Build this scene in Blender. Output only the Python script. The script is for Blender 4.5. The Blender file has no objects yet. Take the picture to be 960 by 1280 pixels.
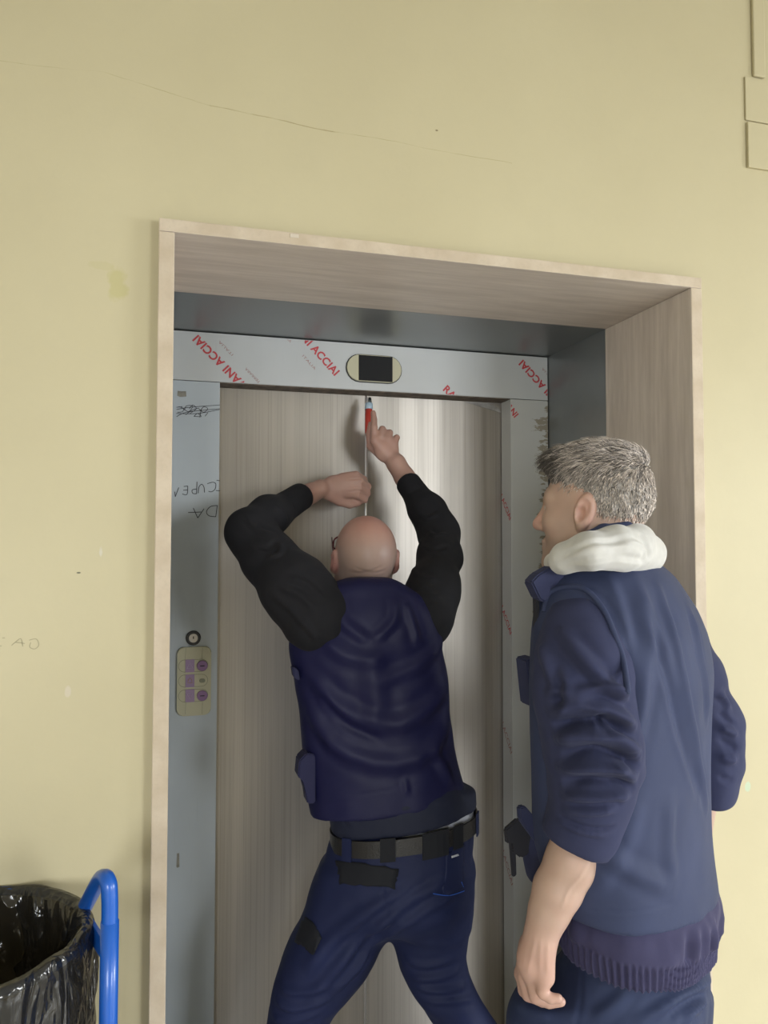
import bpy, bmesh, math, random
import numpy as np
from mathutils import Matrix, Vector

random.seed(4)
RNG = np.random.default_rng(7)
SC = bpy.context.scene
COL = SC.collection

# ------------------------------------------------------------------ camera
S = 0.82                                   # metres per fitted unit
FPX = 964.68                               # focal length in pixels of the 960 px wide frame
YAW, PIT, ROLL = 0.2765, 0.0399, 0.0011
TOPZ = 2.175                               # top of the marble surround
CAM = np.array([0.0221*S, -1.8601*S, TOPZ-0.7631*S])
_F = np.array([math.sin(YAW)*math.cos(PIT), math.cos(YAW)*math.cos(PIT), math.sin(PIT)])
_R = np.array([math.cos(YAW), -math.sin(YAW), 0.0])
_U = np.cross(_R, _F)
_R, _U = _R*math.cos(ROLL)+_U*math.sin(ROLL), -_R*math.sin(ROLL)+_U*math.cos(ROLL)
cam = bpy.data.cameras.new('camera')
cam.sensor_fit = 'HORIZONTAL'; cam.sensor_width = 36.0; cam.lens = FPX/960*36.0
cam.clip_start = 0.05
camo = bpy.data.objects.new('camera', cam); COL.objects.link(camo)
camo.matrix_world = Matrix(((_R[0], _U[0], -_F[0], CAM[0]), (_R[1], _U[1], -_F[1], CAM[1]),
                            (_R[2], _U[2], -_F[2], CAM[2]), (0, 0, 0, 1)))
SC.camera = camo

# ------------------------------------------------------------------ world and light
W = bpy.data.worlds.new('world'); SC.world = W; W.use_nodes = True
W.node_tree.nodes['Background'].inputs[0].default_value = (0.80, 0.90, 1.0, 1)
W.node_tree.nodes['Background'].inputs[1].default_value = 1.6

ROOM = dict(x0=-2.2, x1=5.2, y0=-4.3, y1=0.026, z1=3.15)
WIN = [dict(x0=-1.9, x1=-0.5, z0=0.9, z1=2.3, e=85), dict(x0=2.2, x1=3.6, z0=0.9, z1=2.3, e=130)]   # in the back wall; the left window is added for frontal fill light
WINR = dict(y0=-3.2, y1=-1.6, z0=0.9, z1=2.3, e=190)                                                      # in the right wall
def daylight(loc, w_, h_, e, rz):          # sky light entering by a window, falling in from above
    L = bpy.data.lights.new('daylight', 'AREA'); L.shape = 'RECTANGLE'; L.size = w_; L.size_y = h_
    L.energy = e; L.color = (0.93, 0.97, 1.0); L.spread = math.radians(140)
    o = bpy.data.objects.new('daylight', L); COL.objects.link(o); o.location = loc
    o.rotation_euler = (math.radians(90-36), 0, rz)
for w in WIN: daylight(((w['x0']+w['x1'])/2, ROOM['y0']-0.12, (w['z0']+w['z1'])/2), w['x1']-w['x0']-0.1, w['z1']-w['z0']-0.1, w['e'], 0)  # the first lamp is fill, shining through the added left window
daylight((ROOM['x1']+0.12, (WINR['y0']+WINR['y1'])/2, (WINR['z0']+WINR['z1'])/2), WINR['y1']-WINR['y0']-0.1, WINR['z1']-WINR['z0']-0.1, WINR['e'], math.radians(90))
vs = SC.view_settings
vs.view_transform = 'Standard'; vs.look = 'None'; vs.gamma = 1.0; vs.use_curve_mapping = False
vs.exposure = -0.1

# ------------------------------------------------------------------ pixel helpers (give real 3-D points)
def ray(u, v): return _F + _R*((u-480)/FPX) + _U*((640-v)/FPX)
def at(u, v, Y):
    d = ray(u, v); return CAM + d*((Y-CAM[1])/d[1])
def P(u, v, z): return CAM + ray(u, v)*z
def topx(V):
    d = V-CAM; z = d@_F
    return 480+FPX*(d@_R)/z, 640-FPX*(d@_U)/z, z
def depth(p): return float((np.asarray(p)-CAM)@_F)

# ------------------------------------------------------------------ materials
def mat(name, col, rough=0.6, metal=0.0, spec=0.5, sheen=0.0, bump=0.0, bscale=200, var=0.0, vscale=6, sss=0.0, coat=0.0, aniso=0.0, stretch=(1, 1, 1)):
    m = bpy.data.materials.new(name); m.use_nodes = True
    nt = m.node_tree; b = nt.nodes['Principled BSDF']
    b.inputs['Base Color'].default_value = (*col, 1)
    b.inputs['Roughness'].default_value = rough; b.inputs['Metallic'].default_value = metal
    b.inputs['Specular IOR Level'].default_value = spec
    b.inputs['Sheen Weight'].default_value = sheen
    b.inputs['Coat Weight'].default_value = coat
    if sss: 
        b.inputs['Subsurface Weight'].default_value = sss
        b.inputs['Subsurface Radius'].default_value = (0.012, 0.004, 0.002); b.inputs['Subsurface Scale'].default_value = 0.5
    tc = nt.nodes.new('ShaderNodeTexCoord'); mp = nt.nodes.new('ShaderNodeMapping')
    mp.inputs['Scale'].default_value = stretch
    nt.links.new(tc.outputs['Object'], mp.inputs[0])
    if var:
        n = nt.nodes.new('ShaderNodeTexNoise'); n.inputs['Scale'].default_value = vscale; n.inputs['Detail'].default_value = 6
        nt.links.new(mp.outputs[0], n.inputs['Vector'])
        r = nt.nodes.new('ShaderNodeValToRGB')
        r.color_ramp.elements[0].position = 0.3; r.color_ramp.elements[1].position = 0.7
        r.color_ramp.elements[0].color = (*[c*(1-var) for c in col], 1)
        r.color_ramp.elements[1].color = (*[min(1, c*(1+var)) for c in col], 1)
        nt.links.new(n.outputs[0], r.inputs[0]); nt.links.new(r.outputs[0], b.inputs['Base Color'])
    if bump:
        n = nt.nodes.new('ShaderNodeTexNoise'); n.inputs['Scale'].default_value = bscale; n.inputs['Detail'].default_value = 4
        nt.links.new(mp.outputs[0], n.inputs['Vector'])
        bp = nt.nodes.new('ShaderNodeBump'); bp.inputs['Strength'].default_value = bump; bp.inputs['Distance'].default_value = 0.004
        nt.links.new(n.outputs[0], bp.inputs['Height']); nt.links.new(bp.outputs[0], b.inputs['Normal'])
    return m

class NT:
    """small node-tree writer"""
    def __init__(s, name):
        s.m = bpy.data.materials.new(name); s.m.use_nodes = True; s.t = s.m.node_tree
        s.b = s.t.nodes['Principled BSDF']; s.tc = s.t.nodes.new('ShaderNodeTexCoord')
        s.obj = s.tc.outputs['Object']
    def link(s, a, b): s.t.links.new(a, b)
    def put(s, v, inp):
        if hasattr(v, 'is_output'): s.link(v, inp)
        else: inp.default_value = v
    def map(s, scale=(1, 1, 1), loc=(0, 0, 0), vec=None):
        n = s.t.nodes.new('ShaderNodeMapping'); n.inputs['Scale'].default_value = scale; n.inputs['Location'].default_value = loc
        s.link(vec or s.obj, n.inputs[0]); return n.outputs[0]
    def noise(s, scale, detail=5, vec=None, rough=0.5, dist=0.0):
        n = s.t.nodes.new('ShaderNodeTexNoise'); n.inputs['Scale'].default_value = scale
        n.inputs['Detail'].default_value = detail; n.inputs['Roughness'].default_value = rough; n.inputs['Distortion'].default_value = dist
        s.link(vec or s.obj, n.inputs['Vector']); return n.outputs[0]
    def ramp(s, fac, stops, interp='LINEAR'):
        n = s.t.nodes.new('ShaderNodeValToRGB'); n.color_ramp.interpolation = interp
        e = n.color_ramp.elements
        while len(e) < len(stops): e.new(0.5)
        for k, (p, c) in enumerate(stops):
            e[k].position = p; e[k].color = (*c, 1) if isinstance(c, tuple) else (c, c, c, 1)
        s.link(fac, n.inputs[0]); return n.outputs[0]
    def mix(s, fac, a, b, mode='MIX'):
        n = s.t.nodes.new('ShaderNodeMix'); n.data_type = 'RGBA'; n.blend_type = mode
        s.put(fac, n.inputs[0])
        for v, i in ((a, 6), (b, 7)):
            s.put((*v, 1) if isinstance(v, tuple) else v, n.inputs[i])
        return n.outputs[2]
    def math(s, op, a, b=0.0, c=0.0):
        n = s.t.nodes.new('ShaderNodeMath'); n.operation = op
        s.put(a, n.inputs[0]); s.put(b, n.inputs[1]); s.put(c, n.inputs[2]); return n.outputs[0]
    def xyz(s, vec=None):
        n = s.t.nodes.new('ShaderNodeSeparateXYZ'); s.link(vec or s.obj, n.inputs[0]); return n.outputs
    def bump(s, h, strength, dist=0.002):
        n = s.t.nodes.new('ShaderNodeBump'); n.inputs['Strength'].default_value = strength; n.inputs['Distance'].default_value = dist
        s.link(h, n.inputs['Height']); s.link(n.outputs[0], s.b.inputs['Normal'])
    def fin(s, col=None, rough=None, metal=None, spec=None):
        if col is not None: s.put((*col, 1) if isinstance(col, tuple) else col, s.b.inputs['Base Color'])
        if rough is not None: s.put(rough, s.b.inputs['Roughness'])
        if metal is not None: s.put(metal, s.b.inputs['Metallic'])
        if spec is not None: s.put(spec, s.b.inputs['Specular IOR Level'])
        return s.m

def m_wall(name, details):
    t = NT(name)
    a = t.noise(1.6, 6); fine = t.noise(9, 8, rough=0.65)
    col = t.ramp(a, [(0.3, (0.475, 0.420, 0.268)), (0.7, (0.515, 0.460, 0.300))])
    col = t.mix(t.ramp(fine, [(0.45, 0.0), (0.75, 0.22)]), col, (0.45, 0.40, 0.262))
    if details:
        x, y, z = t.xyz()
        def line(x0, z0, x1, z1, w, strength, colr, wob=0.02, wsc=5, patch=0.0):
            nonlocal col
            dx, dz = x1-x0, z1-z0; ln = math.hypot(dx, dz); dx /= ln; dz /= ln
            px = t.math('SUBTRACT', x, x0); pz = t.math('SUBTRACT', z, z0)
            al = t.math('ADD', t.math('MULTIPLY', px, dx), t.math('MULTIPLY', pz, dz))
            ac = t.math('SUBTRACT', t.math('MULTIPLY', pz, dx), t.math('MULTIPLY', px, dz))
            nz = t.math('MULTIPLY', t.math('SUBTRACT', t.noise(wsc, 6), 0.5), wob)
            d = t.math('ABSOLUTE', t.math('ADD', ac, nz))
            inl = t.math('MULTIPLY', t.math('GREATER_THAN', al, 0.0), t.math('LESS_THAN', al, ln))
            k = t.math('MULTIPLY', t.math('LESS_THAN', d, w), inl)
            brk = t.ramp(t.noise(14, 3), [(0.38, 0.1), (0.55, 1.0)])
            k = t.math('MULTIPLY', t.math('MULTIPLY', k, brk), strength)
            col = t.mix(k, col, colr)
        def spot(x0, z0, rx, rz, colr, strength, sc=14):
            nonlocal col
            px = t.math('DIVIDE', t.math('SUBTRACT', x, x0), rx); pz = t.math('DIVIDE', t.math('SUBTRACT', z, z0), rz)
            r = t.math('SQRT', t.math('ADD', t.math('MULTIPLY', px, px), t.math('MULTIPLY', pz, pz)))
            r = t.math('ADD', r, t.math('MULTIPLY', t.math('SUBTRACT', t.noise(sc, 5), 0.5), 1.6))
            k = t.math('MULTIPLY', t.ramp(r, [(0.55, 1.0), (0.85, 0.0)]), strength)
            col = t.mix(k, col, colr)
        YW = ROOM['y1']
        def w(u, v): p = at(u, v, YW); return p[0], p[2]
        line(*w(-40, 72), *w(130, 92), 0.0007, 0.5, (0.30, 0.25, 0.12))
        line(*w(130, 92), *w(262, 132), 0.0008, 0.6, (0.30, 0.25, 0.12))
        line(*w(262, 132), *w(430, 166), 0.0010, 0.75, (0.26, 0.21, 0.10))
        line(*w(430, 166), *w(640, 205), 0.0007, 0.5, (0.30, 0.25, 0.12))
        spot(*w(146, 356), 0.026, 0.050, (0.43, 0.39, 0.17), 0.6, 32)
        spot(*w(126, 332), 0.03, 0.012, (0.42, 0.38, 0.17), 0.25, 40)
        spot(*w(126, 692), 0.006, 0.018, (0.55, 0.52, 0.44), 0.8, 30)
        spot(*w(85, 864), 0.008, 0.014, (0.55, 0.49, 0.39), 0.8, 20)
        spot(*w(546, 163), 0.005, 0.003, (0.15, 0.12, 0.06), 0.9, 30)
        spot(*w(935, 982), 0.010, 0.014, (0.40, 0.56, 0.42), 0.6, 30)
        spot(*w(98, 716), 0.006, 0.0025, (0.10, 0.10, 0.07), 0.95, 40)
    rb = t.noise(60, 4); big = t.noise(3, 5)
    t.bump(t.math('ADD', t.math('MULTIPLY', big, 1.2), t.math('MULTIPLY', rb, 0.25)), 0.25, 0.004)
    return t.fin(col, 0.55, 0.0, 0.35)

def m_marble(name, axis):
    t = NT(name)
    st = {'x': (0.8, 9, 9), 'z': (9, 9, 0.8)}[axis]
    a = t.noise(3.2, 8, t.map(st), 0.62, 0.4); b = t.noise(9, 6, t.map(st), 0.6)
    c = t.noise(30, 5)
    col = t.ramp(a, [(0.30, (0.56, 0.485, 0.42)), (0.50, (0.66, 0.580, 0.51)), (0.70, (0.76, 0.675, 0.595))])
    col = t.mix(t.ramp(b, [(0.42, 0.0), (0.7, 0.45)]), col, (0.53, 0.455, 0.395))
    col = t.mix(t.ramp(c, [(0.55, 0.0), (0.8, 0.3)]), col, (0.60, 0.52, 0.40))
    t.bump(c, 0.12, 0.001)
    return t.fin(col, 0.42, 0.0, 0.45)

def m_marble_edge():
    t = NT('marble_sawn_edge')
    a = t.noise(16, 6); b = t.noise(120, 3)
    col = t.ramp(a, [(0.35, (0.46, 0.375, 0.275)), (0.65, (0.55, 0.465, 0.36))])
    col = t.mix(t.ramp(b, [(0.5, 0.0), (0.8, 0.4)]), col, (0.42, 0.35, 0.27))
    t.bump(b, 0.2, 0.001)
    return t.fin(col, 0.65, 0.0, 0.35)

def m_galv(name='galvanised_steel'):
    t = NT(name)
    a = t.noise(5, 6); b = t.noise(60, 4)
    col = t.ramp(a, [(0.3, (0.235, 0.250, 0.252)), (0.7, (0.31, 0.325, 0.328))])
    t.bump(b, 0.06, 0.001)
    return t.fin(col, t.ramp(a, [(0.3, 0.28), (0.7, 0.42)]), 0.75, 0.5)

def m_film(name, col0, worn=None):
    t = NT(name)
    a = t.noise(4, 6); s_ = t.noise(14, 5, t.map((18, 18, 0.5)))
    col = t.ramp(a, [(0.3, tuple(c*0.95 for c in col0)), (0.7, tuple(min(1, c*1.05) for c in col0))])
    col = t.mix(t.ramp(s_, [(0.62, 0.0), (0.72, 0.22)]), col, tuple(c*0.72 for c in col0))
    x, y, z = t.xyz()
    if worn:                       # film torn off along the outer edge: the glue left there
        x0, w_, z0, z1 = worn
        nz = t.noise(1.0, 6, t.map((12, 1, 46)), 0.7)
        thr = t.math('ADD', x0, t.math('MULTIPLY', t.math('SUBTRACT', nz, 0.40), w_))
        zz = t.math('MULTIPLY', t.math('GREATER_THAN', z, z0), t.math('LESS_THAN', z, z1))
        k = t.math('MULTIPLY', t.math('GREATER_THAN', x, t.math('SUBTRACT', x0+0.030, t.math('MULTIPLY', t.math('SUBTRACT', nz, 0.42), w_*2.4))), zz)
        gl = t.noise(1.0, 3, t.map((20, 1, 60), (0.3, 0, 0.7)))
        k = t.math('MULTIPLY', k, t.math('GREATER_THAN', gl, 0.46))
        col = t.mix(k, col, (0.27, 0.24, 0.185))
    t.bump(t.noise(9, 4), 0.10, 0.002)
    return t.fin(col, 0.36, 0.0, 0.5)

def m_steel():
    t = NT('brushed_stainless_steel')
    st = t.noise(1.0, 6, t.map((160, 40, 0.9)), 0.6)
    wide = t.noise(1.0, 4, t.map((16, 8, 0.35)), 0.55)
    wash = t.noise(2.2, 4, t.map((2.4, 1, 0.8)))
    col = t.ramp(wide, [(0.30, (0.40, 0.368, 0.330)), (0.65, (0.50, 0.464, 0.42))])
    col = t.mix(t.ramp(st, [(0.48, 0.0), (0.70, 0.55)]), col, (0.28, 0.25, 0.22))
    col = t.mix(t.ramp(wash, [(0.35, 0.0), (0.7, 0.35)]), col, (0.55, 0.515, 0.47))
    t.bump(st, 0.05, 0.0006)
    t.b.inputs['Anisotropic'].default_value = 0.75
    tn = t.t.nodes.new('ShaderNodeTangent'); tn.direction_type = 'RADIAL'; tn.axis = 'X'
    t.link(tn.outputs[0], t.b.inputs['Tangent'])
    return t.fin(col, t.ramp(wide, [(0.3, 0.52), (0.7, 0.44)]), 0.82, 0.5)

def m_cloth(name, col, rough=0.75, sheen=0.25, weave=900, bump=0.25, var=0.12, spec=0.3, vscale=5):
    t = NT(name)
    a = t.noise(vscale, 6); w = t.noise(weave, 2); c = t.noise(38, 5)
    cc = t.ramp(a, [(0.3, tuple(x*(1-var) for x in col)), (0.7, tuple(x*(1+var) for x in col))])
    t.bump(t.math('ADD', t.math('MULTIPLY', w, 0.25), t.math('MULTIPLY', c, 0.9)), bump, 0.0022)
    t.b.inputs['Sheen Weight'].default_value = sheen; t.b.inputs['Sheen Roughness'].default_value = 0.4
    t.b.inputs['Sheen Tint'].default_value = (*[min(1, x*3+0.15) for x in col], 1)
    return t.fin(cc, rough, 0.0, spec)

def m_skin(name, col, red=(0.62, 0.26, 0.20)):
    t = NT(name)
    a = t.noise(14, 6); b = t.noise(420, 3)
    cc = t.ramp(a, [(0.3, tuple(x*0.93 for x in col)), (0.7, tuple(x*1.05 for x in col))])
    k = t.ramp(t.noise(8, 3), [(0.5, 0.0), (0.8, 0.28)])
    cc = t.mix(k, cc, red)
    for nm, cl in (('stubble', (0.27, 0.215, 0.185)), ('redness', red)):
        at_ = t.t.nodes.new('ShaderNodeAttribute'); at_.attribute_name = nm; cc = t.mix(at_.outputs['Fac'], cc, cl)
    t.bump(b, 0.12, 0.001)
    t.b.inputs['Subsurface Weight'].default_value = 0.12
    t.b.inputs['Subsurface Radius'].default_value = (0.010, 0.004, 0.002); t.b.inputs['Subsurface Scale'].default_value = 0.5
    return t.fin(cc, 0.48, 0.0, 0.4)

# ------------------------------------------------------------------ mesh helpers
def link(o, parent=None):
    COL.objects.link(o)
    if parent is not None: o.parent = parent
    return o
def tag(o, label=None, cat=None, group=None, kind=None):
    if label: o['label'] = label
    if cat: o['category'] = cat
    if group: o['group'] = group
    if kind: o['kind'] = kind
    return o
def worldloc(o):
    l = Vector((0, 0, 0))
    while o is not None: l = l+o.location; o = o.parent
    return l
def mesh_obj(name, V, Fc, m, parent=None, smooth=False, origin=None):
    V = np.asarray(V, dtype=np.float64).reshape(-1, 3)
    if parent is not None: off = np.array(worldloc(parent))
    else: off = np.array(origin) if origin is not None else np.zeros(3)
    me = bpy.data.meshes.new(name)
    V = V-off
    if isinstance(Fc, np.ndarray):
        me.vertices.add(len(V)); me.vertices.foreach_set('co', V.astype(np.float32).ravel())
        n, k = Fc.shape
        me.loops.add(n*k); me.loops.foreach_set('vertex_index', Fc.astype(np.int32).ravel())
        me.polygons.add(n); me.polygons.foreach_set('loop_start', np.arange(0, n*k, k, dtype=np.int32))
        me.update(calc_edges=True)
    else:
        me.from_pydata([tuple(v) for v in V], [], Fc)
    me.validate()
    if smooth: me.polygons.foreach_set('use_smooth', np.ones(len(me.polygons), dtype=bool))
    me.update()
    if m is not None: me.materials.append(m)
    o = bpy.data.objects.new(name, me)
    if parent is None: o.location = off
    return link(o, parent)
def bm_obj(name, bm, m, parent=None, smooth=False, origin=None):
    off = worldloc(parent) if parent is not None else Vector(origin if origin is not None else (0, 0, 0))
    bmesh.ops.translate(bm, verts=bm.verts, vec=-off)
    bmesh.ops.recalc_face_normals(bm, faces=bm.faces)
    me = bpy.data.meshes.new(name); bm.to_mesh(me); bm.free()
    if smooth: me.polygons.foreach_set('use_smooth', np.ones(len(me.polygons), dtype=bool))
    for mm in (m if isinstance(m, (list, tuple)) else [m]): me.materials.append(mm)
    o = bpy.data.objects.new(name, me)
    if parent is None: o.location = off
    return link(o, parent)
def empty(name, loc):
    o = bpy.data.objects.new(name, None); o.location = loc; o.empty_display_size = 0.05
    return link(o)
def add_box(bm, x0, x1, y0, y1, z0, z1, bevel=0.0, seg=2):
    vs_ = [bm.verts.new(p) for p in ((x0, y0, z0), (x1, y0, z0), (x1, y1, z0), (x0, y1, z0), (x0, y0, z1), (x1, y0, z1), (x1, y1, z1), (x0, y1, z1))]
    fs = [bm.faces.new([vs_[i] for i in q]) for q in ((3, 2, 1, 0), (4, 5, 6, 7), (0, 1, 5, 4), (1, 2, 6, 5), (2, 3, 7, 6), (3, 0, 4, 7))]
    if bevel:
        es = list({e for f in fs for e in f.edges})
        bmesh.ops.bevel(bm, geom=es, offset=bevel, segments=seg, affect='EDGES', profile=0.5)
def box(name, b, m, parent=None, bevel=0.0, origin=None, seg=2):
    bm = bmesh.new(); add_box(bm, *b, bevel=bevel, seg=seg)
    if parent is None and origin is None: origin = ((b[0]+b[1])/2, (b[2]+b[3])/2, b[4])
    return bm_obj(name, bm, m, parent, False, origin)
def smooth_path(pts, n):
    pts = np.asarray(pts, float); k = len(pts)
    t = np.linspace(0, k-1, n); i = np.clip(t.astype(int), 0, k-2); f = (t-i)[:, None]
    p0 = pts[np.clip(i-1, 0, k-1)]; p1 = pts[i]; p2 = pts[i+1]; p3 = pts[np.clip(i+2, 0, k-1)]
    return 0.5*((2*p1)+(-p0+p2)*f+(2*p0-5*p1+4*p2-p3)*f*f+(-p0+3*p1-3*p2+p3)*f**3)
def tube_geo(pts, r, seg=10, closed=False, caps=True):
    """pts (n,3); r scalar or (n,) -> verts, faces"""
    pts = np.asarray(pts, float); n = len(pts); r = np.broadcast_to(np.asarray(r, float), (n,))
    if closed: T = np.roll(pts, -1, 0)-np.roll(pts, 1, 0)
    else: T = np.gradient(pts, axis=0)
    T /= np.linalg.norm(T, axis=1)[:, None]+1e-12
    a = np.array([0, 0, 1.0]) if abs(T[0][2]) < 0.9 else np.array([1.0, 0, 0])
    N = np.cross(T[0], a); N /= np.linalg.norm(N); V = []
    for k in range(n):
        N = N-T[k]*(N@T[k]); N /= np.linalg.norm(N); B = np.cross(T[k], N)
        for j in range(seg):
            th = 2*math.pi*j/seg; V.append(pts[k]+r[k]*(math.cos(th)*N+math.sin(th)*B))
    Fc = []
    for k in range(n if closed else n-1):
        k2 = (k+1) % n
        for j in range(seg):
            j2 = (j+1) % seg; Fc.append((k*seg+j, k*seg+j2, k2*seg+j2, k2*seg+j))
    if caps and not closed:
        Fc.append(tuple(range(seg-1, -1, -1))); Fc.append(tuple((n-1)*seg+j for j in range(seg)))
    return V, Fc
def tube(name, pts, r, m, parent=None, seg=10, closed=False, origin=None):
    V, Fc = tube_geo(pts, r, seg, closed)
    return mesh_obj(name, V, Fc, m, parent, True, origin)

# ------------------------------------------------------------------ signed-distance modelling (bodies and clothes)
f32 = np.float32
def A(*x): return np.array(x, dtype=f32)
def smin(a, b, k):
    h = np.maximum(k-np.abs(a-b), 0)/k; return np.minimum(a, b)-h*h*k*0.25
def smax(a, b, k): return -smin(-a, -b, k)
def rcone(a, b, ra, rb):
    a = np.asarray(a, f32); b = np.asarray(b, f32); ab = b-a; L2 = max(float(ab@ab), 1e-9)
    def d(p):
        q = p-a; t = np.clip(q@ab/L2, 0, 1)
        return np.linalg.norm(q-t[:, None]*ab, axis=1)-(ra+t*(rb-ra)).astype(f32)
    return d
def chain(pts, rad, k=0.0):
    ds = [rcone(pts[i], pts[i+1], rad[i], rad[i+1]) for i in range(len(pts)-1)]
    return union(ds, k)
def union(ds, k=0.0):
    def d(p):
        o = ds[0](p)
        for x in ds[1:]: o = smin(o, x(p), k) if k > 0 else np.minimum(o, x(p))
        return o
    return d
def ell(c, r, M=None):
    c = np.asarray(c, f32); r = np.asarray(r, f32); M = None if M is None else np.asarray(M, f32)
    def d(p):
        q = p-c
        if M is not None: q = q@M          # M columns = local axes
        k0 = np.linalg.norm(q/r, axis=1); k1 = np.linalg.norm(q/(r*r), axis=1)
        return np.where(k1 > 1e-6, k0*(k0-1)/np.maximum(k1, 1e-6), -float(r.min()))
    return d
def plane(pt, n):
    pt = np.asarray(pt, f32); n = np.asarray(n, f32); n = n/np.linalg.norm(n)
    return lambda p: (p-pt)@n
def cut(d1, d2, k=0.006): return lambda p: smax(d1(p), d2(p), k)
def sub(d1, d2, k=0.006): return lambda p: smax(d1(p), -d2(p), k)
def near(d, c, R):
    """evaluate d only near a ball (keeps big grids quick)"""
    c = np.asarray(c, f32)
    def g(p):
        r = np.linalg.norm(p-c, axis=1); m = r < R
        o = np.maximum(r-R+0.05, 0.05).astype(f32)
        if m.any(): o[m] = d(p[m])
        return o
    return g
def moved(d, c, M):
    c = np.asarray(c, f32); M = np.asarray(M, f32)
    return lambda p: d((p-c)@M)
def pchip(z, y, zi):
    n = len(z); zi_ = np.clip(zi, z[0], z[-1]); i = np.clip(np.searchsorted(z, zi_)-1, 0, n-2)
    h = np.diff(z); dl = np.diff(y)/h; m = np.zeros(n); m[0] = dl[0]; m[-1] = dl[-1]
    for k in range(1, n-1): m[k] = 0 if dl[k-1]*dl[k] <= 0 else 2*dl[k-1]*dl[k]/(dl[k-1]+dl[k])
    t = (zi_-z[i])/h[i]; h00 = 2*t**3-3*t**2+1; h10 = t**3-2*t**2+t; h01 = -2*t**3+3*t**2; h11 = t**3-t**2
    return h00*y[i]+h10*h[i]*m[i]+h01*y[i+1]+h11*h[i]*m[i+1]
def loft(secs, npow=2.0, cap=0.02):
    """secs: list of (z, cx, cy, rx, ry, ang); stacked super-ellipses"""
    s = np.array(sorted(secs), float); zt = np.linspace(s[0, 0], s[-1, 0], 400)
    tab = [pchip(s[:, 0], s[:, k], zt) for k in range(1, 6)]
    z0, z1 = s[0, 0], s[-1, 0]
    def d(p):
        z = p[:, 2]; cx, cy, rx, ry, an = [np.interp(z, zt, t).astype(f32) for t in tab]
        c, s_ = np.cos(an), np.sin(an); dx = p[:, 0]-cx; dy = p[:, 1]-cy
        qx = (dx*c+dy*s_)/rx; qy = (-dx*s_+dy*c)/ry
        if npow != 2.0:
            k0 = (np.abs(qx)**npow+np.abs(qy)**npow)**(1/npow); o = (k0-1)*np.minimum(rx, ry)
        else:
            k0 = np.sqrt(qx*qx+qy*qy); k1 = np.sqrt((qx/rx)**2+(qy/ry)**2); o = k0*(k0-1)/np.maximum(k1, 1e-5)
            o = np.where(k0 < 0.2, -0.8*np.minimum(rx, ry), o)
        return smax(o, np.maximum(z-z1, z0-z), cap)
    return d
def sec(v, uL, uR, z, rho=0.65, phi=0.0):
    """one loft row from its outline in the frame, depth z along the view axis; phi = turn of the body against the view"""
    a = P(uL, v, z); b = P(uR, v, z); c = (a+b)/2; w = np.linalg.norm(b-a)/2
    rx = w/math.sqrt(math.cos(phi)**2+(rho*math.sin(phi))**2)
    return (c[2], c[0], c[1], rx, rx*rho, -YAW+phi)
def vnoise(p, scale, seed=0):
    """smooth 3-D value noise in numpy, -1..1"""
    rs = np.random.default_rng(seed); T = rs.uniform(-1, 1, (32, 32, 32)).astype(f32)
    q = np.asarray(p, float)*scale+100.0; i = np.floor(q).astype(int); f = q-i; f = f*f*(3-2*f); o = 0
    for dx in (0, 1):
        for dy in (0, 1):
            for dz in (0, 1):
                w = (f[:, 0] if dx else 1-f[:, 0])*(f[:, 1] if dy else 1-f[:, 1])*(f[:, 2] if dz else 1-f[:, 2])
                o = o+w*T[(i[:, 0]+dx) & 31, (i[:, 1]+dy) & 31, (i[:, 2]+dz) & 31]
    return o
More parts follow.
